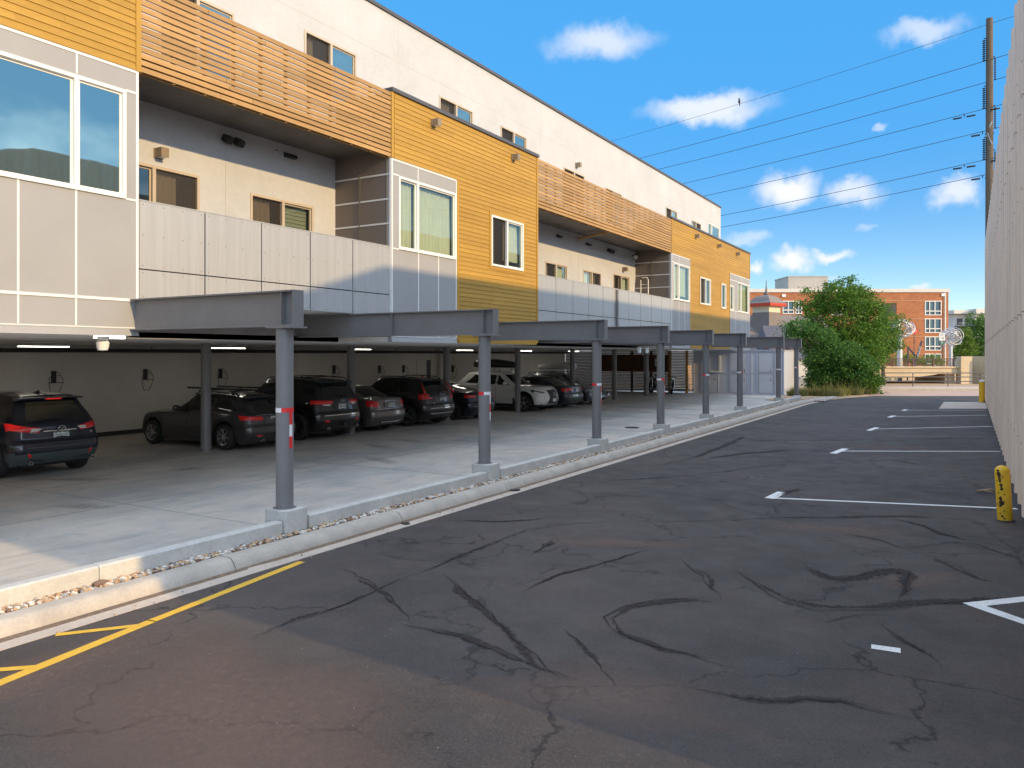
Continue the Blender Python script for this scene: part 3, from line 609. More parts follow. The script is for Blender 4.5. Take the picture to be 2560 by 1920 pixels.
# ------------------------------------------------------------------ low wall between garage and alley
POSTY = [7.45, 12.40, 17.50, 22.05, 26.60, 31.20, 38.40, 42.80]
lw = empty('low_wall', (-7.7, 20, 0), label='long low pale concrete wall running between the steel posts beside the alley', cat='low wall')
def child_local(b, parent):                      # shift world-coordinates into the parent's space (parents here are never rotated)
    L = parent.location; b.v = [(x-L.x, y-L.y, z-L.z) for x, y, z in b.v]; return b
wprof = [(-7.79, -.02), (-7.79, .29), (-7.775, .305), (-7.655, .305), (-7.64, .29), (-7.64, -.02)]
ys = [-10] + POSTY
for a, e in zip(ys[:-1], ys[1:]):
    b = MB(); a2, e2 = a + (.235 if a > 0 else 0), e - .235; L = e2 - a2; n = max(1, round(L / 2.4))
    for k in range(n):
        s = extr(wprof, '', None, a2 + L*k/n + .004, a2 + L*(k+1)/n - .004, step=.5, bend=False, rnd=.0015); b.add(s.v, s.f)
    child_local(b, lw).build('wall_section', M['conc'], lw, smooth='auto')

# ------------------------------------------------------------------ steel portal frames
POSTINFO = [(-11.05, 1.64, 1), (-12.6, 1.65, 1), (-11.05, 1.65, 1), (-12.6, 1.65, 1), (-12.6, 1.68, 2), (-12.6, 1.68, 0), (-11.05, 1.68, 0), (-11.05, 1.71, 0)]
ORD = ['nearest', 'second', 'third', 'fourth', 'fifth', 'sixth', 'seventh', 'farthest']
def ibeam(b, x0, x1, yc, z0, z1, w=.19, tf=.022, tw=.014):
    b.box(x0, x1, yc-w/2, yc+w/2, z1-tf, z1); b.box(x0, x1, yc-w/2, yc+w/2, z0, z0+tf); b.box(x0, x1, yc-tw/2, yc+tw/2, z0+tf, z1-tf)
for i, y in enumerate(POSTY):
    xin, tz, vert = POSTINFO[i]
    t = empty('steel_frame', (-7.85, y, 0), label=f'{ORD[i]} dark grey steel post beside the alley with its beam to the building', cat='steel frame', group='steel post and beam frames along the alley')
    L = t.location
    b = MB(); b.cyl((0, 0, .43), (0, 0, 2.80), .114, n=40); b.lathe((0, 0, .42), [(.15, .0), (.15, .012), (.12, .014)], 24)
    b.build('post', M['steel'], t, smooth='auto')
    b = MB(); b.box(-.2, .26, -.15, .15, 2.80, 2.822)
    for sx in (-.14, .2):
        for sy in (-.11, .11): b.cyl((sx, sy, 2.785), (sx, sy, 2.80), .014, n=6)
    b.build('cap_plate', M['steel'], t, bevel=.003)
    b = MB(); ibeam(b, xin + 7.85 + (.004 if xin > -11.2 else 0), .235, 0, 2.824, 3.30)
    b.box(.235, .25, -.095, .095, 2.824, 3.30)                                  # end plate
    for sx in ((.02,) if xin > -11.2 else (.02, -2.15)):
        b.box(sx-.007, sx+.007, -.09, .09, 2.846, 3.278)
    b.build('beam', M['steel'], t, bevel=.002)
    b = MB()                                                                      # stepped round-cornered plinth
    def rr(cx, cy, hx, hy, r, n=5):
        o = []
        for qx, qy, a0 in ((1, 1, 0), (-1, 1, 90), (-1, -1, 180), (1, -1, 270)):
            for k in range(n+1): a = rad(a0 + 90*k/n); o.append((cx + qx*(hx-r) + r*math.cos(a), cy + qy*(hy-r) + r*math.sin(a)))
        return o
    if i < 7: b.prism(rr(.03, 0, .205, .205, .055), 'z', -.02, .425)
    else: b.prism(rr(.02, 0, .17, .17, .02), 'z', -.02, .35)
    b.build('plinth', M['conc'], t, bevel=.008)
    # reflective tape: a band and (on most posts) a vertical strip, alternating red and white
    th = rad(-62)                                                                 # strip position on the alley side, towards the camera
    def arc(bm, a0, a1, z0, z1, mi, r=.1155):
        n = 10; vs = []
        for k in range(n+1):
            a = a0 + (a1-a0)*k/n
            for rr_ in (r-.001, r+.0012):
                for z in (z0, z1): vs.append((rr_*math.cos(a), rr_*math.sin(a), z))
        fs = []
        for k in range(n): o_ = 4*k; fs += [(o_+2, o_+3, o_+7, o_+6), (o_, o_+4, o_+5, o_+1), (o_, o_+2, o_+6, o_+4), (o_+1, o_+5, o_+7, o_+3)]
        bm.add(vs, fs, mi)
    va_ = math.atan2(-y, 7.85); c0, left_red = [(-.38, 0), (-.1, 1), (0, 1), (.15, 0), (0, 1), (.45, 0), (.95, 0), (.2, 0)][i]; c_ = va_ + math.asin(c0)
    b = MB(); arc(b, c_ - rad(170), c_, tz+.05, tz+.11, left_red); arc(b, c_, c_ + rad(170), tz+.052, tz+.112, 1-left_red)
    b.build('tape_band', [M['tapew'], M['tapered']], t)
    if vert:
        b = MB(); z = tz + .05; seg = [.16, .155, .155] if vert == 1 else [.14, .16]; va = rad(-1) if i == 0 else rad(9)
        for q, h in enumerate(seg): arc(b, va - rad(12), va + rad(12), z-h, z, (q + 1 + (i == 1)) % 2, .117); z -= h
        b.build('tape_strip', [M['tapew'], M['tapered']], t)
# ------------------------------------------------------------------ apartment building
FX, UX = -11.05, -12.68
B = empty('apartment_building', (FX, 20, 0), label='long modern apartment block of ochre siding, grey panels and white stucco over a garage', cat='building')
def bpart(b, name, m, parent=None, **k):
    b.v = [(x-FX, y-20, z) for x, y, z in b.v]
    return b.build(name, m, parent or B, **k)
def wall_x(b, x, th, y0, y1, z0, z1, holes, mi=0):
    """wall slab whose front is at x (facing +X), with rectangular holes (y0,y1,z0,z1)"""
    ys = sorted({y0, y1, *[h[0] for h in holes], *[h[1] for h in holes]}); ys = [y for y in ys if y0 <= y <= y1]
    for a, c in zip(ys[:-1], ys[1:]):
        zz = [(z0, z1)]
        for h in holes:
            if h[0] <= a + 1e-6 and h[1] >= c - 1e-6:
                nz_ = []
                for p, q in zz:
                    if h[2] > p: nz_.append((p, min(q, h[2])))
                    if h[3] < q: nz_.append((max(p, h[3]), q))
                zz = [t for t in nz_ if t[1] - t[0] > 1e-4]
        for p, q in zz: b.box(x-th, x, a, c, p, q, mi)
    return b

WINS = []
def window(x, y0, y1, z0, z1, mull, fm='frame_w', left=None, right=None, glass='glass', th=.055, flat=False):
    """framed window in a wall facing +X: mullions at mull (list of y). left/right name what hangs behind each half"""
    fr = MB(); d0, d1 = x - .10, x + .018
    fr.box(d0, d1, y0, y0+th, z0, z1); fr.box(d0, d1, y1-th, y1, z0, z1)
    fr.box(d0, d1-.002, y0+th, y1-th, z1-th, z1); fr.box(d0, d1+.012, y0+th, y1-th, z0, z0+th)
    ms = mull if isinstance(mull, (list, tuple)) else ([mull] if mull else [])
    for m_ in ms: fr.box(d0+.01, d1-.004, m_-.035, m_+.035, z0+th, z1-th)
    f = bpart(fr, 'window', M[fm], bevel=.004)
    edges = [y0+th] + [v for m_ in ms for v in (m_-.035, m_+.035)] + [y1-th]
    fill = [left, right]
    for k in range(0, len(edges), 2):
        a, c = edges[k], edges[k+1]; w = fill[k//2] if k//2 < 2 else None
        off = .035 if k else .05
        if w == 'screen':
            b = MB(); b.add([(x-off, a, z0+th), (x-off, c, z0+th), (x-off, c, z1-th), (x-off, a, z1-th)], [(0, 1, 2, 3)]); bpart(b, 'insect_screen', M['screen'], f, kind='open')
        else:
            b = MB(); s_ = MB(); s_.box(x-off-.012, x-off+.01, a, a+.03, z0+th, z1-th); s_.box(x-off-.012, x-off+.01, c-.03, c, z0+th, z1-th)
            s_.box(x-off-.012, x-off+.008, a+.03, c-.03, z1-th-.03, z1-th); s_.box(x-off-.012, x-off+.008, a+.03, c-.03, z0+th, z0+th+.03)
            bpart(s_, 'sash', M[fm], f)
            b.add([(x-off, a+.03, z0+th+.03), (x-off, c-.03, z0+th+.03), (x-off, c-.03, z1-th-.03), (x-off, a+.03, z1-th-.03)], [(0, 1, 2, 3)]); bpart(b, 'pane', M[glass], f, kind='open')
        if w in ('curtain', 'part', 'screen'):
            a2, c2 = (a+.02, c-.02) if w == 'curtain' else (a+.02, a+(c-a)*random.uniform(.45, .95)) if w == 'screen' else (a+.02, a+(c-a)*.93)
            b = MB(); n = 60; vs = []; ph = random.uniform(0, 6)
            for q in range(n+1):
                yy = a2+(c2-a2)*q/n
                for zz, k_ in ((z1-th-.02, .5), ((z0+z1)/2, .9), (z0+th+.04 + (.14 if w == 'part' else 0), 1.1)):
                    vs.append((x-.17 + k_*.03*math.sin(yy*46+ph+.7*math.sin(yy*13)), yy + .012*math.sin(zz*5), zz))
            b.add(vs, [(3*q+r, 3*q+3+r, 3*q+4+r, 3*q+1+r) for q in range(n) for r in (0, 1)])
            bpart(b, 'curtain', M['curtain'], f, smooth=True, kind='open')
        if w == 'blind':
            b = MB(); zz = z0+th
            while zz < z1-th: b.box(x-.16, x-.155+.0, a, c, zz, zz+.075); zz += .085
            bpart(b, 'blind', M['blind'], f)
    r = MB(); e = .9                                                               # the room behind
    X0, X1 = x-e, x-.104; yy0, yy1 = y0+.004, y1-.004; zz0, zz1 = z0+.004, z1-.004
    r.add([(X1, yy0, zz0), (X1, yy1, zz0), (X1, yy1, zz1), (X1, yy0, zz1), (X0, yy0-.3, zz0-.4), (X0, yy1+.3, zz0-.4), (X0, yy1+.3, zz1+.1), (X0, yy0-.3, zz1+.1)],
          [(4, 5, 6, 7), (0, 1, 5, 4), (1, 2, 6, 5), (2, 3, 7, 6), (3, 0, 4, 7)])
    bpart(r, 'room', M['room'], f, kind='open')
    return (y0+.002, y1-.002, z0+.002, z1-.002)

def siding(name, y0, y1, z0, z1, holes, x=FX, m='yellow'):
    b = MB(); ex = .112; z = z0
    ys0 = sorted({y0, y1, *[h[0] for h in holes], *[h[1] for h in holes]})
    while z < z1 - .01:
        zt = min(z + ex, z1); zm = (z+zt)/2; segs = []; cur = None
        for a, c in zip(ys0[:-1], ys0[1:]):
            blocked = any(h[0] <= a+1e-6 and h[1] >= c-1e-6 and h[2] < zt and h[3] > z for h in holes)
            if not blocked:
                if cur and abs(cur[1]-a) < 1e-6: cur[1] = c
                else: cur = [a, c]; segs.append(cur)
            else: cur = None
        for a, c in segs:
            # clipped to the holes so that trims can cover the stepping
            zz0, zz1 = z, zt
            cuts = [a, c]; yy = a + random.uniform(1.2, 3.4)
            while yy < c - .6: cuts.insert(-1, yy); yy += random.uniform(2.6, 3.6)
            for p, q in zip(cuts[:-1], cuts[1:]):
                p2, q2 = p + (.0015 if p != a else 0), q
                jx = random.uniform(0, .0015)
                b.add([(x+.016+jx, p2, zz0), (x+.016+jx, q2, zz0), (x+.002, q2, zz1+.012), (x+.002, p2, zz1+.012), (x-.02, p2, zz0), (x-.02, q2, zz0), (x-.02, q2, zz1+.012), (x-.02, p2, zz1+.012)],
                      [(0, 1, 2, 3), (4, 5, 1, 0), (0, 3, 7, 4), (1, 5, 6, 2)])
        z += ex
    o = bpart(b, name, M[m], kind='open')
    k = MB(); wall_x(k, x-.021, .1, y0, y1, z0, z1, holes); bpart(k, 'wall_backing', M['joint'])
    return o
def trim_rect(b, x, y0, y1, z0, z1, w=.09, d=.024, mi=0):
    b.box(x-.02, x+d, y0-w, y0, z0-w, z1+w, mi); b.box(x-.02, x+d, y1, y1+w, z0-w, z1+w, mi)
    b.box(x-.02, x+d-.001, y0, y1, z1, z1+w, mi); b.box(x-.02, x+d-.001, y0, y1, z0-w, z0, mi)

def lamp(x, y, z, fm='lampbrown', s=1.0):
    b = MB(); b.prism([(-.085*s, -.085*s), (.085*s, -.085*s), (.085*s, .085*s), (-.085*s, .085*s)], 'x', x, x+.03)
    b.v = [(p, q+y, r+z) if True else 0 for p, q, r in b.v]
    b.box(x+.03, x+.20*s, y-.075*s, y+.075*s, z-.07*s, z+.085*s); b.box(x+.05, x+.19*s, y-.06*s, y+.06*s, z-.078*s, z-.0705*s, 1)
    return bpart(b, 'wall_lamp', [M[fm], M['white_plastic']], bevel=.006)

# --- grey metal panelled bays with white reveal trims
ZB, ZT = 2.87, 6.80
def bay(y0, y1, joints, wy0, wy1, wm, wz0=4.81, wz1=6.46, extra=()):
    holes = [(wy0, wy1, wz0, wz1)] + list(extra)
    b = MB(); wall_x(b, FX, .12, y0, y1, ZB, ZT, holes); bpart(b, 'grey_bay_wall', M['grey_panel'])
    t = MB(); e = .009
    for yy in (y0+.02, y1-.02): t.box(FX-.02, FX+e+.006, yy-.022, yy+.022, ZB, ZT)
    zs = [ZT-.02, 3.28]
    t.box(FX-.02, FX+e, y0+.042, y1-.042, ZT-.035, ZT+.004)
    t.box(FX-.02, FX+e+.004, y0+.042, y1-.042, 3.262, 3.302)
    t.box(FX-.02, FX+e, y0+.042, wy0, wz1-.02, wz1+.014); t.box(FX-.02, FX+e, wy1, y1-.042, wz1-.02, wz1+.014)
    t.box(FX-.02, FX+e, y0+.042, wy0, wz0-.012, wz0+.018); t.box(FX-.02, FX+e, wy1, y1-.042, wz0-.012, wz0+.018)
    for yy in joints:
        t.box(FX-.02, FX+e-.001, yy-.015, yy+.015, 3.302, wz0-.001); t.box(FX-.02, FX+e-.001, yy-.013, yy+.013, ZB+.004, 3.262)
    t.box(FX-.02, FX+e-.001, joints[-1]-.013, joints[-1]+.013, wz1+.016, ZT-.035) if False else t.box(FX-.02, FX+e-.001, wm-.013, wm+.013, wz1+.016, ZT-.035)
    bpart(t, 'panel_trim', M['trim'])
    f = MB(); f.prism([(FX-.1, 2.74), (FX+.03, 2.74), (FX+.004, 2.85), (FX-.1, 2.85)], 'y', y0, y1)
    f.box(FX-.02, FX+.012, y0, y1, 2.851, 2.868, 1)
    bpart(f, 'base_flashing', [M['grey_panel'], M['trim']])
    return holes
bay(4.97, 7.50, [5.74, 6.53], 4.99, 7.30, 6.54); window(FX, 4.99, 7.30, 4.81, 6.46, 6.54, glass='glass_refl')
bay(13.60, 16.15, [14.59, 15.38], 13.86, 16.13, 14.57); window(FX, 13.86, 16.13, 4.81, 6.46, 14.57, left='curtain', right='curtain')
bay(32.40, 34.97, [33.4, 34.2], 32.66, 34.93, 33.42); window(FX, 32.66, 34.93, 4.83, 6.45, 33.42, left='curtain', right='part')
bay(41.76, 46.12, [43.0, 44.5, 45.3], 43.45, 45.9, 44.25, extra=[(41.83, 42.63, 4.83, 6.16)])
window(FX, 43.45, 45.9, 4.81, 6.46, 44.25, left='curtain', right='curtain'); window(FX, 41.83, 42.63, 4.83, 6.16, None, left='curtain')
# --- ochre lap siding
H1 = window(FX+.02, 17.76, 19.49, 4.83, 6.19, 18.6, left='screen', right='part')
H4 = window(FX+.02, 36.46, 38.18, 4.86, 6.14, 37.35, left='screen', right='blind'); H5 = window(FX+.02, 40.12, 40.98, 4.84, 6.12, None, left='blind')
HX = window(FX+.02, 2.2, 3.9, 4.83, 6.19, 3.05, left='screen', right='curtain')
siding('lap_siding', .8, 4.96, 2.80, 6.80, [HX]); siding('lap_siding', .8, 7.50, 6.81, 8.27, [])
siding('lap_siding', 16.16, 20.30, 2.80, 6.80, [H1]); siding('lap_siding', 13.70, 20.30, 6.81, 8.27, [])
siding('lap_siding', 34.98, 41.75, 2.80, 6.80, [H4, H5]); siding('lap_siding', 32.50, 46.10, 6.81, 8.27, [])
for h in (H1, H4, H5, HX): t = MB(); trim_rect(t, FX, *h, w=.085); bpart(t, 'window_surround', M['yellow_trim'])
for yy, z0, z1 in ((.74, 2.8, 8.27), (7.50, 6.8, 8.27), (13.63, 6.81, 8.27), (20.34, 2.8, 8.27), (32.43, 6.81, 8.27), (46.12, 6.81, 8.27), (16.19, 2.87, 6.8), (34.99, 2.87, 6.8), (41.74, 2.87, 6.8)):
    t = MB(); t.box(FX-.02, FX+.0255, yy-.045, yy+.04, z0, z1); bpart(t, 'corner_trim', M['yellow_trim'])
for a, c in ((.8, 4.9), (16.24, 20.29), (35.04, 41.69)): t = MB(); t.box(FX-.06, FX+.03, a, c, 2.745, 2.86); bpart(t, 'base_trim', M['yellow_trim'])
for y in (2.0, 15.14, 18.91, 35.73, 39.47, 43.11): lamp(FX+.016, y, 7.95)
for a, e in ((.7, 7.56), (13.58, 20.40), (32.38, 46.18)): c = MB(); c.box(FX-.25, FX+.06, a, e, 8.272, 8.36); bpart(c, 'parapet_cap', M['cap'], bevel=.006)
# end wall of the lower storeys and returns of the parapet volumes
b = MB(); b.box(-22.6, FX-.121, 46.0, 46.12, 2.75, 8.26); bpart(b, 'end_wall', M['stucco'])
for yy in (7.44, 13.60, 20.30, 32.42): b = MB(); b.box(UX, FX-.022, yy, yy+.06, 6.96, 8.27); bpart(b, 'parapet_return', M['yellow_trim'])

# --- recessed balconies
def recess(y0, y1, npan, doors, lamps, brownside=True):
    holes = []
    for (a, e, z1, m_, l, r) in doors: holes.append(window(UX, a, e, 3.36 if z1 > 5.77 else 4.6, z1, m_, 'frame_t', l, r))
    b = MB(); wall_x(b, UX, .15, y0-.1, y1+.1, 3.30, 6.96, holes); bpart(b, 'stucco_wall', M['stucco'])
    b = MB(); n = int((y1-y0)/.152); pro = []                              # ribbed steel deck soffit, sagging line of its ribs across
    for k in range(int((FX-UX)/.08)):
        x = UX + k*.08; b.add([(x, y0, 6.955), (x+.05, y0, 6.955), (x+.055, y0, 6.985), (x+.08, y0, 6.985), (x, y1, 6.955), (x+.05, y1, 6.955), (x+.055, y1, 6.985), (x+.08, y1, 6.985)], [(0, 1, 5, 4), (1, 2, 6, 5), (2, 3, 7, 6)])
    bpart(b, 'deck_soffit', M['deck'], kind='open')
    b = MB(); b.box(UX, FX-.06, y0, y1, 6.99, 7.1); bpart(b, 'balcony_slab', M['deck'])
    b = MB(); b.box(UX+.0, FX-.08, y0, y1, 3.325, 3.42); bpart(b, 'balcony_floor', M['ceiling'])
    b = MB(); b.box(UX-.1, UX+.1, y0, y1, 2.745, 3.32); bpart(b, 'floor_beam', M['deck'])
    b = MB(); b.box(FX-.10, FX-.0765, y0, y1, 6.80, 7.12); bpart(b, 'sun_stop_board', M['slat'])  # board added behind the slats to block a streak of sun
    # brown side wall facing the camera
    b = MB(); b.box(UX, FX-.122, y1+.001, y1+.10, 2.9, 6.95); bpart(b, 'side_wall', M['brown_panel'])
    b = MB()
    for z in (6.45, 5.90, 5.36, 4.82): b.box(UX, FX-.02, y1-.007, y1+.0005, z-.018, z+.018)
    b.box(FX-.034, FX+.013, y1-.012, y1, 2.87, 6.80); bpart(b, 'panel_trim', M['trim'])
    b = MB(); b.box(UX, FX-.122, y0-.10, y0-.001, 2.9, 6.95); bpart(b, 'side_wall', M['brown_panel'])
    # galvanised balcony fronts: tall panel above a short one
    w = (y1-y0)/npan; x = FX-.02
    for k in range(npan):
        a, e = y0+k*w+.012, y0+(k+1)*w-.012
        for z0, z1 in ((3.31, 3.765), (3.785, 4.83)):
            b = MB(); b.box(x-.006, x+.006+random.uniform(0, .003), a, e, z0, z1)
            rows = [z0+.045, z1-.045] if z1 < 4 else [z0+.05, (z0+z1)/2, z1-.05]
            for zz in rows:
                for q in range(4):
                    yy = a+.06+(e-a-.12)*q/3; b.cyl((x+.006, yy, zz), (x+.0115, yy, zz), .010, n=8, mi=1)
            bpart(b, 'balcony_panel', [M['galv'], M['screw']])
    b = MB(); b.box(x-.05, x-.012, y0, y1, 3.31, 4.81); bpart(b, 'panel_backing', M['joint'])
    b = MB(); b.box(x-.055, x+.014, y0, y1, 4.832, 4.85); bpart(b, 'rail_cap', M['galv'])
    # slatted timber screen above
    b = MB(); z = 6.82; k = 0
    while z < 8.24:
        cuts = [y0]; yy = y0 + random.uniform(.8, 3)
        while yy < y1 - .5: cuts.append(yy); yy += 3.05
        cuts.append(y1)
        for p, q in zip(cuts[:-1], cuts[1:]):
            dz = random.uniform(-.003, .003); b.box(FX-.022, FX+.010+random.uniform(-.002, .002), p+.003, q-.003, z+dz, z+.078+dz)
        z += .1035; k += 1
    o = bpart(b, 'slat_screen', M['slat'])
    b = MB(); n = round((y1-y0)/.61)
    for k in range(n+1):
        yy = y0+.03+(y1-y0-.06)*k/n; b.box(FX-.075, FX-.024, yy-.025, yy+.025, 6.80, 8.24)
    bpart(b, 'screen_stud', M['slat'])
    for (y, z, kind) in lamps:
        if kind == 'box': lamp(UX, y, z, s=1.05)
        elif kind == 'flood':
            b = MB()
            for dy in (-.14, .14):
                b.obox((UX+.10, y+dy, z), (.16, .17, .13), Matrix.Rotation(rad(35), 3, 'Y')); b.cyl((UX, y+dy*.6, z+.02), (UX+.07, y+dy*.7, z), .025, n=8)
            bpart(b, 'flood_lamp', M['blackplastic'], bevel=.01)
        elif kind == 'vent':
            b = MB(); b.prism([(UX, z+.05), (UX+.10, z+.02), (UX+.13, z-.06), (UX, z-.06)], 'y', y-.15, y+.15); bpart(b, 'exhaust_vent', M['blackplastic'], bevel=.01)
        elif kind == 'spr':
            b = MB(); b.cyl((UX, y, z), (UX+.06, y, z), .012, n=8); b.cyl((UX+.06, y, z-.03), (UX+.06, y, z+.02), .028, .012, n=10); bpart(b, 'sprinkler_head', M['galv'])
        elif kind == 'globe':
            b = MB(); b.lathe((UX+.12, y, z), [(0, -.10), (.07, -.08), (.105, 0), (.09, .06), (.05, .09), (0, .095)], 20, mi=0, cap=False); b.box(UX, UX+.1, y-.03, y+.03, z+.05, z+.09, 1); bpart(b, 'globe_lamp', [M['curtain'], M['blackplastic']], smooth='auto')
recess(7.52, 13.58, 5, [(8.0, 9.88, 5.86, 8.92, 'plain', 'screen'), (11.10, 12.88, 5.76, 11.99, 'screen', 'blind')], [(9.0, 6.08, 'box'), (10.6, 6.68, 'flood'), (11.77, 6.78, 'spr'), (12.15, 6.74, 'vent')])
recess(20.40, 32.38, 10, [(23.93, 25.64, 5.69, 24.76, 'screen', 'curtain'), (27.0, 28.66, 5.69, 27.83, 'curtain', 'screen'), (29.9, 31.66, 5.80, 30.78, 'screen', 'curtain')],
       [(30.95, 6.05, 'box'), (24.93, 6.68, 'vent'), (27.4, 6.69, 'vent'), (29.45, 6.66, 'flood'), (26.4, 6.80, 'spr'), (30.1, 6.80, 'spr'), (32.08, 6.69, 'globe')])
b = MB(); b.box(UX+.001, UX+.003, 10.485, 10.495, 3.4, 6.95); b.box(UX+.001, UX+.003, 26.6, 26.61, 3.4, 6.95); bpart(b, 'stucco_joint', M['stucco_seam'])
b = MB(); b.tube([(-12.40, 32.30, 3.4), (-12.40, 32.30, 5.70), (-12.34, 32.30, 5.80), (-12.12, 32.30, 5.80), (-12.06, 32.30, 5.70), (-12.06, 32.30, 3.4)], .022, 10)
for z in (3.9, 4.3, 4.7, 5.1, 5.5): b.cyl((-12.40, 32.30, z), (-12.06, 32.30, z), .014, n=8)
bpart(b, 'balcony_ladder', M['white_plastic'], smooth='auto')
b = MB(); b.cyl((FX+.03, 26.37, 3.32), (FX+.03, 26.37, 4.8), .05, n=14); bpart(b, 'downpipe', M['steel'], smooth='auto')
b = MB(); b.prism([(FX-.3, 6.95), (FX-.06, 6.95), (FX-.06, 6.90), (UX+.1, 6.72), (UX+.1, 6.78)], 'y', 26.30, 26.42); bpart(b, 'timber_bracket', M['slat'])

# --- set-back top storey
ups = [(17.68, 19.38, 9.63, 18.53, 'screen', 'curtain'), (20.96, 22.63, 9.63, 21.8, 'screen', 'blind'), (25.36, 27.12, 9.25, 26.26, 'screen', 'screen'), (29.1, 30.8, 9.2, 29.9, 'screen', 'curtain'), (36.35, 38.02, 9.60, 37.2, 'screen', 'blind'), (40.38, 42.03, 9.57, 41.2, 'curtain', 'screen'), (43.35, 45.72, 9.86, 44.12, 'curtain', 'blind'), (12.6, 14.3, 9.63, 13.45, 'screen', 'curtain'), (9.0, 10.7, 9.25, 9.85, 'screen', 'blind'), (5.0, 6.7, 9.63, 5.85, 'screen', 'curtain')]
hs_ = [window(UX, a, e, 8.2 if z1 > 9.3 else 7.75, z1, m_, 'frame_t' if z1 < 9.7 else 'frame_w', l, r, 'glass_refl' if r != 'screen' else 'glass') for a, e, z1, m_, l, r in ups]
b = MB(); wall_x(b, UX, .18, -6, 45.95, 7.12, 11.06, hs_); bpart(b, 'top_wall', M['stucco'])
b = MB(); b.box(UX, UX+.0018, -6, 45.9, 9.955, 9.968)
for y in (15.9, 23.6, 31.6, 39.2): b.box(UX, UX+.0016, y, y+.012, 7.2, 9.95); b.box(UX, UX+.0016, y, y+.012, 9.97, 11.05)
bpart(b, 'stucco_joint', M['stucco_seam'])
b = MB(); b.box(-22.6, UX-.181, 45.77, 45.95, 7.0, 11.06); b.box(-22.6, -22.42, -6, 45.76, 2.6, 11.06); bpart(b, 'end_wall', M['stucco'])
b = MB(); b.box(-22.66, UX+.05, -6, 46.0, 11.062, 11.15); bpart(b, 'roof', M['cap'], bevel=.006)
b = MB(); b.box(UX, FX-.26, .8, 7.45, 7.0, 7.1); b.box(UX, FX-.26, 13.7, 20.3, 7.0, 7.1); b.box(UX, FX-.26, 32.5, 46.0, 7.0, 7.1); bpart(b, 'terrace_floor', M['deck'])
lamp(UX, 26.4, 9.5); lamp(UX, 7.9, 9.3)
b = MB(); b.box(-22.5, UX-.01, 46.2, 49.4, 2.76, 6.3); bpart(b, 'rear_wing', M['stucco'])

# --- garage under the building
b = MB(); b.box(-22.6, FX-.101, -6, 7.50, 2.741, 2.85); b.box(-22.6, UX+.1, 7.5, 13.6, 2.741, 2.85); b.box(-22.6, FX-.101, 13.6, 20.38, 2.741, 2.85); b.box(-22.6, UX+.1, 20.38, 32.4, 2.741, 2.85); b.box(-22.6, FX-.101, 32.4, 46.1, 2.741, 2.85); b.box(-22.6, -15.3, 46.1, 49.45, 2.741, 2.755)
bpart(b, 'ceiling', M['ceiling'])
b = MB(); wall_x(b, -22.5, .2, -8, 45.2, -.02, 2.74, []); bpart(b, 'back_wall', M['backwall'])
b = MB(); b.box(-22.5, -22.47, -8, 45.2, .0, .13); bpart(b, 'wall_base', M['found'])
b = MB(); b.cyl((-22.0, -7.9, 2.57), (-22.0, 45, 2.57), .055, n=12)
for y in range(-6, 45, 3): b.cyl((-22.0, y+.4, 2.6), (-22.0, y+.4, 2.74), .012, n=6)
bpart(b, 'ceiling_pipe', M['blackplastic'], smooth='auto')
b = MB(); b.cyl((-22.3, 31.25, 0), (-22.3, 31.25, 2.5), .11, n=18); bpart(b, 'drain_pipe', M['palewall'], smooth='auto')
for y in (2.6, 7.9, 13.19, 18.56, 23.72, 28.98, 34.3, 39.5, 44.3):
    b = MB(); b.cyl((-16.67, y, 0), (-16.67, y, 2.74), .125 if y < 44 else .15, n=28); b.lathe((-16.67, y, 0), [(.19, .0), (.185, .006), (.13, .008)], 20, mi=1)
    bpart(b, 'garage_column', [M['steel'], M['conc']], smooth='auto')
b = MB(); b.box(-22.5, -22.46, 29.55, 30.75, 0, 2.26); dr = bpart(b, 'door', M['backwall'])
b = MB(); b.box(-22.458, -22.45, 30.30, 30.62, .5, 2.2); bpart(b, 'door_window', M['cap'], dr)
b = MB(); b.box(-22.458, -22.452, 29.85, 30.05, 1.35, 1.5); bpart(b, 'door_sign', M['tapered'], dr)
for x, y in ((-19.8, 10.9), (-19.8, 16.5), (-19.8, 22.5), (-19.8, 29.6), (-19.8, 35.2), (-19.8, 40.9)):
    b = MB(); b.box(x-.07, x+.07, y-.62, y+.62, 2.66, 2.74); b.box(x-.055, x+.055, y-.6, y+.6, 2.645, 2.659, 1)
    bpart(b, 'ceiling_light', [M['galv'], M['skylens']], bevel=.004)
b = MB(); b.box(-11.42, -11.34, 7.02, 7.48, 2.70, 2.738); bpart(b, 'ceiling_light', M['skylens'])
for y, x in ((7.12, -11.35), (29.5, -11.4), (30.35, -11.4)):
    b = MB(); b.lathe((x, y, 2.52), [(0, -.02), (.07, -.0), (.088, .06), (.088, .12), (.05, .15), (.10, .17), (.10, .21)], 22, cap=False); b.lathe((x, y, 2.5), [(0, -.008), (.05, .012), (.066, .02)], 16, mi=1, cap=False)
    bpart(b, 'security_camera', [M['white_plastic'], M['blackplastic']], smooth='auto')

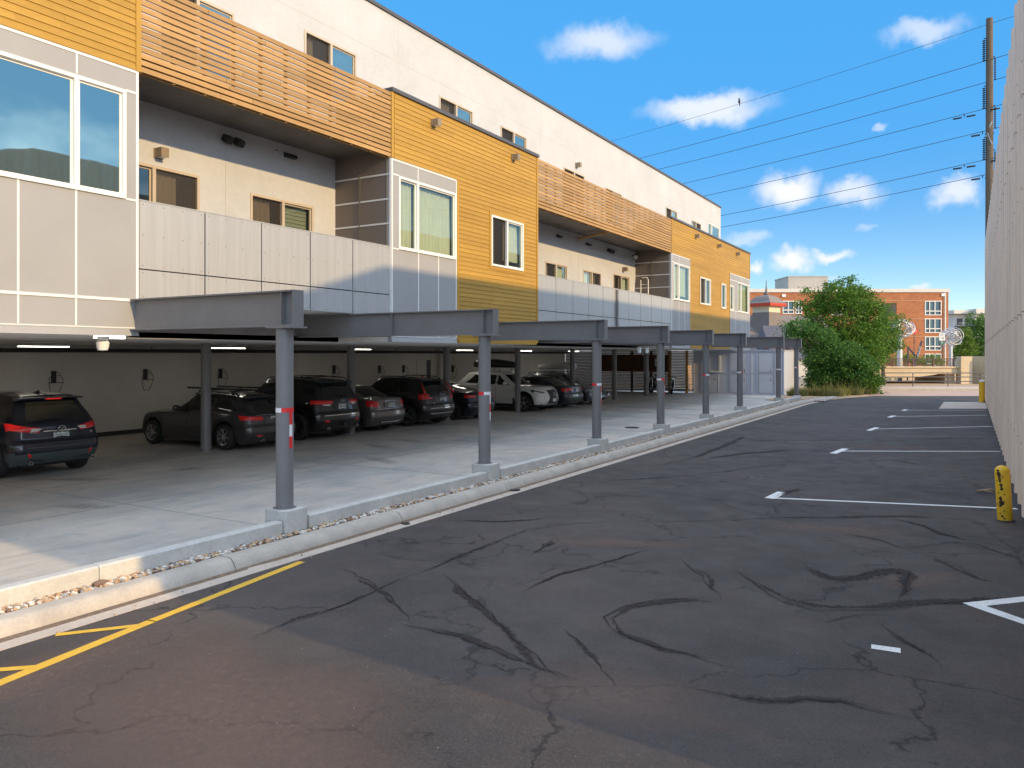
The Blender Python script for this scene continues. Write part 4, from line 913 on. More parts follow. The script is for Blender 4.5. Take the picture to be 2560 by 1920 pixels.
# ------------------------------------------------------------------ wall mounted bicycle racks in the garage
PL = ['above the dark blue car', 'in the bare stretch left of the estate', 'above the estate roof rack', 'above the big four-by-four', 'above the grey saloon, left of a pair', 'right of a pair, nearer the wall door', 'farthest along, right of the drain pipe']
rack = None
def make_rack():
    t = empty('bicycle_rack', (0, 0, 0)); b = MB()
    b.box(0, .06, -.06, .06, -.17, .17); b.box(.06, .09, -.045, .045, -.13, .13); b.build('bracket', M['blackplastic'], t, bevel=.01)
    b = MB(); b.tube([(.10, 0, .17), (.14, -.09, .10), (.16, -.19, -.06), (.16, -.20, -.16), (.16, .20, -.16), (.16, .19, -.06), (.14, .09, .10)], .009, 6, closed=True)
    b.tube([(.15, -.19, -.12), (.13, -.17, -.32), (.11, -.09, -.50), (.11, .06, -.50), (.13, .15, -.33), (.15, .20, -.14)], .009, 6)
    b.tube([(.12, -.12, .04), (.12, .12, .04)], .006, 6)
    b.build('folding_arm', M['blackplastic'], t, smooth='auto'); return t
for i, (y, z) in enumerate(((12.64, 1.82), (15.5, 1.83), (18.37, 1.80), (23.99, 1.85), (26.84, 1.81), (28.54, 1.81), (32.5, 1.75))):
    r = make_rack() if i == 0 else copy_tree(rack); rack = rack or r; r.location = (-22.5, y, z)
    tag(r, 'black bicycle rack on the back wall ' + PL[i], 'bicycle rack', 'bicycle racks on the garage wall')

# ------------------------------------------------------------------ slatted fence at the end of the garage
f = empty('slatted_fence', (-19, 49.3, 0), label='dark stained slatted timber fence closing the far end of the garage', cat='fence')
def slats(b, p, q, z0, z1, pitch=.085, h=.055, th=.02, rnd=None):
    p, q = Vector((*p, 0)), Vector((*q, 0)); z = z0
    while z < z1:
        if rnd is None or rnd(z): b.bar(p + Vector((0, 0, z+h/2)), q + Vector((0, 0, z+h/2)), h if False else th, h)
        z += pitch
def slats2(b, p, q, z0, z1, skip=lambda z: False, pitch=.10, h=.078, th=.022):
    p, q = Vector((*p, 0)), Vector((*q, 0)); d = (q-p); L = d.length; Mr = Matrix.Rotation(math.atan2(d.y, d.x), 3, 'Z'); z = z0
    while z < z1:
        hh = h if not skip(z) else pitch + .004
        b.obox((p+q)/2 + Vector((0, 0, z+hh/2)), (L, th, hh), Mr); z += pitch
for a, e in ((-22.4, -20.9), (-20.9, -19.55), (-19.55, -18.2), (-18.2, -16.95)):
    b = MB(); slats2(b, (a+3-3+19-0+.03-0 if False else a+19+.03, 0), (e+19-.03, 0), .1, 2.72, skip=lambda z: 1.2 < z < 2.35, h=.089)
    b.build('slat_panel', M['fenceslat'], f)
for a in (-22.4, -20.9, -19.55, -18.2, -16.95):
    b = MB(); b.box(a+19-.07, a+19+.07, -.07, .07, 0, 2.72); b.build('fence_post', M['fenceslat'], f, bevel=.005)
b = MB(); slats2(b, (-22.5+19, -4.0), (-22.5+19, 0), .1, 2.7, h=.090); b.build('slat_panel', M['fenceslat'], f)
g = empty('slatted_gate', (-16.1, 49.0, 0), label='slatted timber gate with light showing through its open gaps behind the motorcycles', cat='gate')
b = MB(); slats2(b, (-.75, .1), (.45, -.1), .1, 2.7, h=.078); b.build('slat_panel', M['fenceslat'], g)
b = MB(); slats2(b, (.45, -.1), (.85, .9), .1, 2.7, h=.074); b.build('gate_leaf', M['slat'], g)
b = MB(); b.box(.38, .52, -.2, -.06, 0, 2.72); b.box(-.81, -.67, .03, .17, 0, 2.72); b.box(.40, .50, -.30, -.20, .02, .18); b.build('gate_post', M['slat'], g)
s = empty('notice_sign', (-17.7, 49.22, 1.95), label='small white notice sign fixed high on the dark slatted fence', cat='sign')
b = MB(); b.box(-.21, .21, -.012, .012, -.26, .26); b.build('board', M['white_plastic'], s, bevel=.004)
text_mesh('lettering', 'NO\nPARKING', .11, M['cap'], s, frame_M((0, -.014, .02), (1, 0, 0), (0, 0, 1)))
# sunlit yard behind the fence
tag(MB().box(-34, -17.5, 60, 60.3, 0, 3.2).build('yard_wall', M['palewall']), 'pale rendered wall glimpsed through the slatted fence', 'wall')
# ------------------------------------------------------------------ steel storage lockers beyond the garage
k = empty('storage_locker', (-12.5, 49.3, 0), label='blue-grey steel storage enclosure with square doors beyond the last posts', cat='storage enclosure')
X = lambda v: v + 12.5
b = MB(); b.box(X(-15.35), X(-9.75), .012, 3.6, 0, 2.70); b.build('cabinet', M['lockers'], k, bevel=.01)
b = MB()
for x in (-15.35, -13.78, -13.05, -11.72, -11.35, -10.35, -9.80): b.box(X(x), X(x)+.05, -.006, .0115, 0, 2.70)
b.box(X(-15.35), X(-9.75), -.008, .0115, 1.30, 1.36); b.box(X(-15.35), X(-9.75), -.008, .0115, 2.62, 2.70); b.box(X(-15.35), X(-9.75), -.008, .0115, 0, .06); b.build('door_frame', M['lockers'], k)
b = MB(); b.box(X(-15.4), X(-9.70), -.05, 3.65, 2.702, 2.745); b.build('roof', M['lockers'], k, bevel=.006)
for x0, x1 in ((-14.85, -13.80), (-13.0, -12.0), (-11.25, -10.4), (-12.55, -11.75), (-10.28, -9.85)):
    for z0, z1 in ((.08, 1.27), (1.39, 2.58)):
        if x0 in (-12.55,): continue
        o = MB(); o.box(X(x0), X(x1), -.004, .0115, z0, z1); d_ = o.build('door', M['lockers'], k, bevel=.006)
        o = MB(); e = .009
        for aa in ((X(x0)-e, X(x0)-.002, z0, z1), (X(x1)+.002, X(x1)+e, z0, z1), (X(x0), X(x1), z0-e, z0-.002), (X(x0), X(x1), z1+.002, z1+e)): o.box(aa[0], aa[1], -.0085, .011, aa[2], aa[3])
        o.build('door_gap', M['gap'], d_)
        if x1 - x0 > .6:
            o = MB(); hx = X(x1)-.12; hz = 1.0 if z0 < 1 else 1.58; o.cyl((hx, -.06, hz-.05), (hx, -.06, hz+.09), .016, n=8); o.cyl((hx, 0, hz+.07), (hx, -.06, hz+.07), .012, n=8); o.box(hx-.03, hx+.03, -.02, -.006, hz-.13, hz-.07); o.build('handle', M['chrome'], d_, smooth='auto')
b = MB(); b.box(X(-13.68), X(-13.59), -.05, -.012, 1.32, 2.38); b.box(X(-14.28), X(-13.50), -.052, -.013, 1.35, 1.44); b.build('locking_bar', M['white_plastic'], k)

# ------------------------------------------------------------------ corrugated building on the right
q = empty('corrugated_building', (.7, 25, 0), label='tall beige corrugated steel building along the right side of the alley', cat='building')
def prof_h(y): return 8.24 if y > 12.3 else 8.24 - (12.3 - y)*.30
b = MB(); y = 4.45; pts = []
while y < 47.0:
    pts += [(0.0, y), (0.0, y+.18), (-.032, y+.20), (-.032, y+.26), (0, y+.28), (0, y+.46), (-.032, y+.48), (-.032, y+.54), (0, y+.56), (0, y+.78), (-.075, y+.83), (-.075, y+1.02), (0, y+1.07)]; y += 1.12
pts.append((0, 47.2)); pts = [p for p in pts if p[1] <= 47.2]
vs = []
for x, y in pts: vs += [(x, y-25, .17), (x, y-25, prof_h(y)), (x+.03, y-25, prof_h(y)), (x+.03, y-25, .17)]
b.add(vs, [(4*i+j, 4*i+4+j, 4*i+4+(j+1) % 4, 4*i+(j+1) % 4) for i in range(len(pts)-1) for j in range(4)] + [(0, 1, 2, 3)])
b.build('corrugated_wall', M['corr'], q)
for z in (3.05, 6.1):  # darker beige strip along each sheet lap
    j_ = MB(); vs = []
    for x, y in pts: vs += [(x-.004, y-25, z), (x-.004, y-25, z+.018), (x+.01, y-25, z+.018), (x+.01, y-25, z)]
    j_.add(vs, [(4*i+j, 4*i+4+j, 4*i+4+(j+1) % 4, 4*i+(j+1) % 4) for i in range(len(pts)-1) for j in range(4)]); j_.build('lap_joint', mat('lap_beige', (.42, .33, .27), .7, n1=(3, .2)), q)
b = MB()
for y in [4.45 + 1.12*k for k in range(38)]:
    for z in (1.2, 3.0, 4.8, 6.6): b.cyl((-.074, y+.925-25, z), (-.082, y+.925-25, z), .012, n=6)
b.build('cladding_screw', M['screw'], q)
b = MB(); b.box(.05, 18, 4.5-25, 47.1-25, -.02, .169); b.build('foundation', M['found'], q)
b = MB(); b.prism([(4.45-25, .17), (47.1-25, .17), (47.1-25, 8.2), (12.3-25, 8.2), (4.45-25, 5.85)], 'x', .06, 18); b.build('shell', M['corr'], q)
b = MB(); b.prism([(12.3-25, 8.245), (47.2-25, 8.245), (47.2-25, 8.32), (12.3-25, 8.32)], 'x', -.0, .14); b.prism([(4.4-25, 5.875), (12.3-25, 8.245), (12.3-25, 8.32), (4.4-25, 5.95)], 'x', -.001, .141)
b.build('roof_flashing', M['corr'], q)
# ------------------------------------------------------------------ cars
def lerp(a, b, t): return a + (b-a)*t
def pw(pts):
    def fn(x):
        if x <= pts[0][0]: return pts[0][1]
        for (x0, y0), (x1, y1) in zip(pts[:-1], pts[1:]):
            if x <= x1: t = (x-x0)/(x1-x0); t = t*t*(3-2*t)*.5 + t*.5; return lerp(y0, y1, t)
        return pts[-1][1]
    return fn
NS, NC, NE = 46, 7, 18                         # samples: side, corner, end
def outline(xr, xf, b, rr, rf, bow_r, bow_f, taper=.05):
    """plan outline, starting at the rear centre... rear end (y -b->b), left side, front end, right side; returns list of (x,y)"""
    c = (xr+xf)/2; a = (xf-xr)/2
    def hw(x): return b * (1 - taper*abs((x-c)/a)**3.5)
    pts = []
    br = hw(xr+rr) - rr*.9; bf = hw(xf-rf) - rf*.9
    for i in range(NE): y = lerp(-br, br, i/(NE-1)); pts.append((xr + bow_r*(y/br)**2, y))
    xe = pts[-1][0]
    for i in range(1, NC): t = i/NC*math.pi/2; pts.append((lerp(xe, xr+rr+bow_r, 1-math.cos(t)), lerp(br, hw(xr+rr+bow_r), math.sin(t))))
    for i in range(NS): x = lerp(xr+rr+bow_r, xf-rf-bow_f, i/(NS-1)); pts.append((x, hw(x)))
    xe = xf-bow_f
    for i in range(1, NC): t = i/NC*math.pi/2; pts.append((lerp(xf-rf-bow_f, xe, math.sin(t)), lerp(hw(xf-rf-bow_f), bf, 1-math.cos(t))))
    for i in range(NE): y = lerp(bf, -bf, i/(NE-1)); pts.append((xf - bow_f*(y/bf)**2, y))
    for i in range(1, NC): t = i/NC*math.pi/2; pts.append((lerp(xe, xf-rf-bow_f, 1-math.cos(t)), -lerp(bf, hw(xf-rf-bow_f), math.sin(t))))
    for i in range(NS): x = lerp(xf-rf-bow_f, xr+rr+bow_r, i/(NS-1)); pts.append((x, -hw(x)))
    for i in range(1, NC): t = i/NC*math.pi/2; pts.append((lerp(xr+rr+bow_r, xr+bow_r, math.sin(t)), -lerp(hw(xr+rr+bow_r), br, 1-math.cos(t))))
    return pts
NT = 2*NS + 2*NE + 4*(NC-1)
U_R0, U_LS = 0, NE+NC-1; U_F0 = U_LS+NS+NC-1; U_RS = U_F0+NE+NC-1

def make_car(P):
    """+X is the nose; origin on the ground between the axles"""
    L, Wd, H, wb, ro = P['L'], P['W'], P['H'], P['wb'], P['ro']
    xr = -wb/2 - ro; xf = xr + L; b = Wd/2; clr = P.get('clr', .20); wr = P.get('wr', .34)
    t = empty('parked_car', (0, 0, 0))
    pm = P['paint']; lowm = P.get('low', pm)
    belt = pw([(xr, P['bz'][2]), (xr+ro+.2, P['bz'][2]), (0, P['bz'][1]), (xf-1.35, P['bz'][1]-.02), (xf-.55, P['bz'][0]+.06), (xf-.1, P['bz'][0]), (xf, P['bz'][0]-.05)])
    NV = 16
    # fraction-of-height profile: (v, dx rear inset, dx front inset, width factor)
    def shp(v, z):
        # z relative height 0..1 between sill and belt
        ri = pw([(0, .16), (.12, .05), (.28, 0), (.50, .015), (.58, .06), (.85, .10), (1, P.get('rtop', .13))])(v)
        fi = pw([(0, .16), (.12, .04), (.30, 0), (.6, .03), (.85, .09), (1, .22)])(v)
        wf = pw([(0, .90), (.10, .955), (.35, .995), (.55, 1.0), (.72, .985), (.9, .965), (1, .935)])(v)
        return ri, fi, wf
    rows = []
    for k in range(NV+1):
        v = k/NV; ri, fi, wf = shp(v, 0)
        o = outline(xr+ri, xf-fi, b*wf, .26, .34, .085, .14, .045)
        r = []
        for x, y in o:
            z0 = clr
            for wx in (-wb/2, wb/2):
                d = abs(x-wx); R = wr + .075
                if d < R and abs(y) > b*.72: z0 = max(z0, wr*.96 + math.sqrt(R*R - d*d))
            # bumpers sweep up a little at the ends
            z0 = max(z0, clr + .10*max(0, (xr+.45-x)/.45) + .04*max(0, (x-xf+.4)/.4)); zt = belt(x)
            r.append((x, y, lerp(z0, zt, v)))
        rows.append(r)
    body = MB(); vs = [p for r in rows for p in r]
    low = P.get('lowv', 0)
    fs, ms = [], []
    for k in range(NV):
        for i in range(NT):
            j_ = (i+1) % NT; fs.append((k*NT+i, k*NT+j_, (k+1)*NT+j_, (k+1)*NT+i))
            zc = (rows[k][i][2] + rows[k+1][i][2])/2; x, y = rows[k][i][:2]
            arch = any(abs(math.hypot(x-wx, zc-wr) - (wr+.075)) < .06 and zc > wr*.5 for wx in (-wb/2, wb/2)) and abs(y) > b*.75
            ms.append(1 if (zc < low or (arch and low)) else 0)
    body.v = vs; body.f = [list(f) for f in fs]; body.m = ms
    # deck (hood and tail shelf) closing the top of the lower body
    top = rows[-1]; nn = 9
    def deck(i, f):
        """left side index i pairs with mirrored right index"""
        pass
    # pair outline points by symmetric index about the centreline: left of rear centre etc.
    # (rear end index m <-> NE-1-m ; left side i <-> right side mirrored)
    mid = (NE-1)/2.0
    def mir(i): return (NE-1-i) % NT
    pairs = [(i, mir(i)) for i in range(NE//2, NE//2 + NT//2)]
    base = len(body.v); g = []
    crown = P.get('crown', .05)
    for (i, m_) in pairs:
        a, c = top[i], top[m_]; r = []
        for q in range(nn+1):
            f = q/nn; x = lerp(a[0], c[0], f); y = lerp(a[1], c[1], f)
            cr = crown*(1-(2*f-1)**2)*min(1, abs(a[1])/(b*.6))
            if x > xf - 1.5: cr += .018*math.sin(min(1, abs(f-.5)*2)*math.pi)
            r.append((x, y, a[2]+cr))
        g.append(r)
    for r in g: body.v += r
    for a in range(len(g)-1):
        for q in range(nn): body.f.append([base+a*(nn+1)+q, base+a*(nn+1)+q+1, base+(a+1)*(nn+1)+q+1, base+(a+1)*(nn+1)+q]); body.m.append(0)
    # belly
    o0 = rows[0]; base = len(body.v); bz = clr + .02
    # greenhouse
    gr = P['gr']                      # xs: rear base, rear top, front top, front base ; relative to xr / xf
    xrb, xrt, xft, xfb = xr+gr[0], xr+gr[1], xf-gr[2], xf-gr[3]
    roof = pw([(xrt-.05, P.get('hr', H-.05)), (xrt + (xft-xrt)*.45, H), (xft-.25, H-.01), (xft+.05, H-.05)])
    NG = 12; grow = []
    for k in range(NG+1):
        v = k/NG
        cx0 = lerp(xrb, xrt, v**.9); cx1 = lerp(xfb, xft, v**.92)
        wv = pw([(0, .925), (.15, .91), (.8, .765), (.93, .72), (1, .66)])(v)
        o = outline(cx0, cx1, b*wv, .12, .16, .06, .10 + .05*(1-v), .10 if not P.get('sedan') else .14)
        r = []
        for x, y in o:
            z = lerp(belt(x)-.01, roof(x) - .035, v); r.append((x, y, z + (.02*(v > .95))))
        grow.append(r)
    G = {'body': [], 'side': [], 'front': [], 'rear': []}
    bp = P.get('pillars', [.02])      # pillar x centres (world local)
    for k in range(NG):
        v = (k+.5)/NG
        for i in range(NT):
            j_ = (i+1) % NT; xm = (grow[k][i][0] + grow[k][j_][0])/2; cls = 'body'
            if NE-1 > i >= 0 and i < NE-1:
                if .06 < v < .86 and 0 < i < NE-2: cls = 'rear'
            elif U_F0 <= i < U_F0+NE-1:
                if .02 < v < .92 and U_F0 < i < U_F0+NE-2 or (.02 < v < .92): cls = 'front'
            elif U_LS <= i < U_LS+NS-1 or U_RS <= i < U_RS+NS-1:
                fr_ = (i-U_LS)/(NS-1) if i < U_F0 else 1-(i-U_RS)/(NS-1)
                lo, hi = P.get('sw', (.06, .97))
                cut = lo + P.get('dslope', .10)*v
                if .05 < v < .80 and cut < fr_ < hi and all(abs(xm-px_) > .045 for px_ in bp): cls = 'side'
            G[cls].append((k*NT+i, k*NT+j_, (k+1)*NT+j_, (k+1)*NT+i))
    gv = [p for r in grow for p in r]; base = len(body.v); body.v += gv
    for f in G['body']: body.f.append([base+i for i in f]); body.m.append(0)
    tp = grow[-1]; base = len(body.v); g = []
    for (i, m_) in pairs:
        a, c = tp[i], tp[m_]
        g.append([(lerp(a[0], c[0], q/nn), lerp(a[1], c[1], q/nn), a[2] + .03*(1-(2*q/nn-1)**2)*min(1, abs(a[1])/(b*.4))) for q in range(nn+1)])
    for r in g: body.v += r
    for a in range(len(g)-1):
        for q in range(nn): body.f.append([base+a*(nn+1)+q, base+a*(nn+1)+q+1, base+(a+1)*(nn+1)+q+1, base+(a+1)*(nn+1)+q]); body.m.append(P.get('roofm', 0) if False else 0)
    body.build('body', [pm, lowm], t, smooth=True, weld=True).data.set_sharp_from_angle(angle=rad(32))
    for nm, key in (('side_window', 'side'), ('windscreen', 'front'), ('rear_window', 'rear')):
        sides = [G[key]] if key != 'side' else [[f for f in G[key] if gv[f[0]][1] > 0], [f for f in G[key] if gv[f[0]][1] < 0]]
        for fl in sides:
            if not fl: continue
            used = sorted({i for f in fl for i in f}); ix = {u: n for n, u in enumerate(used)}
            m = MB(); m.v = [gv[u] for u in used]; m.f = [[ix[i] for i in f] for f in fl]; m.m = [0]*len(fl); m.build(nm, M['carglass'], t, smooth=True)
    # dark underbody and wheel wells
    u = MB(); u.box(xr+.35, xf-.35, -b*.70, b*.70, clr-.01, .72); u.box(xr+.12, xr+.36, -b*.62, b*.62, clr+.12, .62); u.box(xf-.36, xf-.2, -b*.6, b*.6, clr+.08, .55); u.build('underbody', M['dark'], t)
    # surface lookup on the lower body
    def S(u_, v, off=.006):
        k = min(NV-1, int(v*NV)); fv = v*NV-k; i = int(math.floor(u_)); fu = u_-i
        def pt(kk, ii): return Vector(rows[kk][ii % NT])
        a, c, d, e = pt(k, i), pt(k, i+1), pt(k+1, i+1), pt(k+1, i)
        p = a*(1-fu)*(1-fv) + c*fu*(1-fv) + d*fu*fv + e*(1-fu)*fv
        n = (c-a).cross(e-a); n = n.normalized() if n.length > 1e-9 else Vector((0, 0, 1))
        if n.dot(Vector((p.x-(xr+xf)/2*0, p.y, 0)) if abs(p.y) > b*.8 else Vector((p.x, 0, 0))) < 0: n = -n
        return p + n*off
    def uy_r(y):                       # rear end: y -> u
        e = [(rows[8][i][1], i) for i in range(NE)]; y = max(e[0][0], min(e[-1][0], y))
        for (a, i), (c, j_) in zip(e[:-1], e[1:]):
            if a <= y <= c: return i + (y-a)/(c-a)
        return 0
    def uy_f(y):
        e = [(rows[8][i][1], i) for i in range(U_F0, U_F0+NE)]; y = max(e[-1][0], min(e[0][0], y))
        for (a, i), (c, j_) in zip(e[:-1], e[1:]):
            if c <= y <= a: return i + (a-y)/(a-c)
        return U_F0
    def us(x, left):
        rg = range(U_LS, U_LS+NS-1) if left else range(U_RS, U_RS+NS-1)
        for i in rg:
            a, c = rows[8][i][0], rows[8][i+1][0]
            if min(a, c) <= x <= max(a, c): return i + (x-a)/(c-a)
        return min(rg, key=lambda i: abs(rows[8][i][0]-x))
    def vz(u_, z):                     # height -> v at this u
        i = int(u_) % NT; z0, z1 = rows[0][i][2], rows[-1][i][2]; return max(0, min(.9999, (z-z0)/(z1-z0)))
    def patch(name, uv, m, off=.008, par=None, n=8):
        """uv: 4 corners (u, z) in order"""
        q = MB(); vs = []
        for a in range(n+1):
            for c in range(n+1):
                s_, r_ = a/n, c/n
                uu = (uv[0][0]*(1-s_)+uv[1][0]*s_)*(1-r_) + (uv[3][0]*(1-s_)+uv[2][0]*s_)*r_
                zz = (uv[0][1]*(1-s_)+uv[1][1]*s_)*(1-r_) + (uv[3][1]*(1-s_)+uv[2][1]*s_)*r_
                vs.append(S(uu, vz(uu, zz), off * (1 if 0 < s_ < 1 and 0 < r_ < 1 else .3)))
        q.add(vs, [(a*(n+1)+c, a*(n+1)+c+1, (a+1)*(n+1)+c+1, (a+1)*(n+1)+c) for a in range(n) for c in range(n)])
        return q.build(name, m, par or t, smooth=True)
    K = dict(P=P, t=t, S=S, uy_r=uy_r, uy_f=uy_f, us=us, patch=patch, xr=xr, xf=xf, b=b, belt=belt, roof=roof, xrt=xrt, xft=xft, xrb=xrb, xfb=xfb)
    # doors: shut lines, handles, mirror
    for left in (True, False):
        ln = MB()
        for x in P.get('shut', [.0, 1.0, -.95]):
            u_ = us(x, left)
            pts = [S(u_, v, .002) for v in [.10+.88*k/14 for k in range(15)]]; ln.tube(pts, .006, 5)
        pts = [S(us(x, left), .13, .003) for x in [P['shut'][2] + (P['shut'][1]-P['shut'][2])*k/12 for k in range(13)]]; ln.tube(pts, .006, 5)
        ln.build('door_gap', M['dark'], t)
        for x in (.12-.3, .12+.72):
            h = MB(); c0, c1 = S(us(x-.09, left), .80, .022), S(us(x+.09, left), .80, .022); h.tube([S(us(x-.10, left), .80, .004), c0, c1, S(us(x+.10, left), .80, .004)], .012, 6); h.build('door_handle', P.get('trimm', pm), t, smooth=True)
        sg = 1 if left else -1
        mx_ = xfb - .62; mz = belt(mx_) + .06; mm = MB()
        mm.lathe((mx_, sg*(b*.95+.13), mz+.05), [(0, -.075), (.06, -.07), (.085, -.02), (.085, .03), (.06, .07), (0, .08)], 14, cap=False)
        mm.v = [((p-mx_)*1.0+mx_, (q-sg*(b*.95+.13))*1.25+sg*(b*.95+.13), r) for p, q, r in mm.v]
        mm.bar((mx_, sg*b*.90, mz-.02), (mx_, sg*(b*.95+.10), mz+.0), .05, .03); mm.build('mirror', P.get('mirm', pm), t, smooth=True)
    # wheels
    for wx in (-wb/2, wb/2):
        for sg in (-1, 1):
            yc = sg*(b - .125); Mx = Matrix.Rotation(-sg*math.pi/2, 3, 'X'); r = wr; rim = P.get('rim', wr*.66)
            w = MB(); w.lathe((wx, yc, r), [(rim*.96, -.11), (r-.035, -.115), (r-.008, -.095), (r, -.06), (r, .06), (r-.008, .095), (r-.035, .115), (rim+.01, .112), (rim*.96, .095)], 40, Mx, cap=False)
            wo = w.build('wheel', M['rubber'], t, smooth='auto')
            d = MB(); d.lathe((wx, yc, r), [(rim*.95, .03), (0.0, .03)], 28, Mx, cap=False, mi=1)
            d.lathe((wx, yc, r), [(rim*.97, .02), (rim*.97, .112), (rim, .118), (rim*.90, .108), (rim*.88, .05), (rim*.88, .035)], 36, Mx, cap=False)
            d.lathe((wx, yc, r), [(0, .10), (.055, .10), (.07, .09), (.07, .04)], 16, Mx, cap=False)
            ns = P.get('spokes', 5)
            for k in range(ns):
                a = 2*math.pi*k/ns + .3; c_, s_ = math.cos(a), math.sin(a)
                for dd in ((-.07, .07) if ns <= 5 else (0,)):
                    a2 = a + dd*1.7; a1 = a+dd*.9
                    p = Vector((wx, yc, r)) + Mx @ Vector((.05*math.cos(a1), .05*math.sin(a1), .09)); q_ = Vector((wx, yc, r)) + Mx @ Vector((rim*.93*math.cos(a2), rim*.93*math.sin(a2), .095))
                    d.bar(p, q_, .034 if ns <= 5 else .042, .03)
            d.build('rim', [P.get('rimm', M['alloy']), M['dark']], wo, smooth='auto')
    if P.get('rails'):
        for sg in (-1, 1):
            q = MB(); xs = [xrt+.10, xrt+.22, (xrt+xft)/2, xft-.35, xft-.2]
            q.tube([(x, sg*b*.70, roof(x) - .01 + (.055 if 0 < k < 4 else -.01)) for k, x in enumerate(xs)], .017, 8); q.build('roof_rail', P.get('railm', M['blackplastic']), t, smooth=True)
    return K
def plate(K, rear, text, z, small=None, dark=False):
    t, S = K['t'], K['S']; u = K['uy_r'](0) if rear else K['uy_f'](K.get('py', 0))
    i = int(u); from_v = S(u, .5)
    x = (K['xr']-.004 + (K['P'].get('pin', .085))) if rear else (K['xf'] + .012)
    sg = -1 if rear else 1
    b = MB(); b.box(x-.004 if rear else x-.004, x+.004, -.155, .155, z-.077, z+.077); p = b.build('licence_plate', M['plate'], t, bevel=.003)
    MM = frame_M((x + sg*.006, 0, z-.005), (0, sg, 0), (0, 0, 1))
    if text: text_mesh('plate_lettering', text, .115, M['plate_ink'], p, MM, .0015, xs=.60)
    m = MB()                                                     # green mountain band along the top of the plate
    pts = [(-.15, .045), (-.10, .062), (-.06, .050), (-.02, .066), (.03, .052), (.07, .064), (.11, .05), (.15, .058), (.15, .074), (-.15, .074)]
    m.prism([(q, z+h) for q, h in pts], 'x', x+sg*.0045, x+sg*.006); m.build('plate_band', M['plate_ink'], p)
def tail(K, corners, m='redlens', mirror=True, name='tail_light', off=.012):
    """corners: list of 4 (y or ('s',x), z) on the car's left rear"""
    for sg in ((1, -1) if mirror else (1,)):
        uv = []
        for a, z in corners:
            if isinstance(a, tuple): uv.append((K['us'](a[1], sg > 0), z))
            else: uv.append((K['uy_r'](a*sg), z))
        if sg < 0: uv = [(u if u < NE + .01 else u - NT, z) for u, z in uv]
        K['patch'](name, uv, M[m], off)
def head(K, corners, m='clearlens', name='headlight', off=.010):
    for sg in (1, -1):
        uv = []
        for a, z in corners:
            if isinstance(a, tuple): uv.append((K['us'](a[1], sg > 0), z))
            else: uv.append((K['uy_f'](a*sg), z))
        K['patch'](name, uv, M[m] if isinstance(m, str) else m, off)
def rear_line(K, z, y0, y1, m, h=.02, off=.012, name='trim_strip'):
    K['patch'](name, [(K['uy_r'](y0), z-h/2), (K['uy_r'](y1), z-h/2), (K['uy_r'](y1), z+h/2), (K['uy_r'](y0), z+h/2)], M[m] if isinstance(m, str) else m, off, n=10)
def exhaust(K, ys, z):
    for y in ys:
        b = MB(); x = K['xr']+.10; b.lathe((x, y, z), [(.028, .08), (.036, .08), (.038, .0), (.030, .0), (.028, .05)], 16, Matrix.Rotation(math.pi/2, 3, 'Y') @ Matrix.Rotation(math.pi, 3, 'X'), cap=False)
        b.build('exhaust_tip', M['chrome'], K['t'], smooth='auto')
def badge(K, z, txt, size, y=0, m='chrome', dx=.0, sp=1.0):
    x = K['xr'] + K['P'].get('pin', .085) - .012 + dx
    text_mesh('badge', txt, size, M[m], K['t'], frame_M((x, y, z), (0, -1, 0), (0, 0, 1)), .003, xs=sp)
def spoiler(K, z, d=.16, w=.70):
    b = MB(); x = K['xrt']; n = 8; vs = []
    for k in range(n+1):
        y = lerp(-1, 1, k/n)*K['b']*w; e = .05*(abs(lerp(-1, 1, k/n))**3)
        vs += [(x+.16, y, z+.012-e*.3), (x-d+e, y, z-.01-e*.3), (x-d+.01+e, y, z-.04-e*.3), (x+.10, y, z-.06-e*.3)]
    b.add(vs, [(4*k+i, 4*k+4+i, 4*k+4+(i+1) % 4, 4*k+(i+1) % 4) for k in range(n) for i in range(4)] + [(0, 1, 2, 3), (4*n+3, 4*n+2, 4*n+1, 4*n)])
    b.build('roof_spoiler', K['P']['paint'], K['t'], smooth='auto')
def place(K, x, y, rz, label, cat='car', group='cars parked in the covered garage'):
    K['t'].location = (x, y, 0); K['t'].rotation_euler = (0, 0, rz); tag(K['t'], label, cat, group)
XW = -16.72        # rear axles of the cars parked nose-in
PI = math.pi
blue = paint('dark_blue_paint', (.004, .008, .021), .5); black = paint('black_paint', (.010, .010, .011), .3); dgrey = paint('dark_grey_paint', (.055, .053, .055), .55)
taupe = paint('taupe_metallic', (.17, .15, .145), .6); white = paint('pearl_white_paint', (.78, .77, .74), .0); slate = paint('slate_paint', (.055, .062, .070), .5); silver = paint('pale_silver_paint', (.25, .28, .31), .5); nblue = paint('blue_black_paint', (.012, .018, .03), .5)
greyplastic = mat('grey_bumper_plastic', (.055, .07, .075), .55, n1=(20, .1))
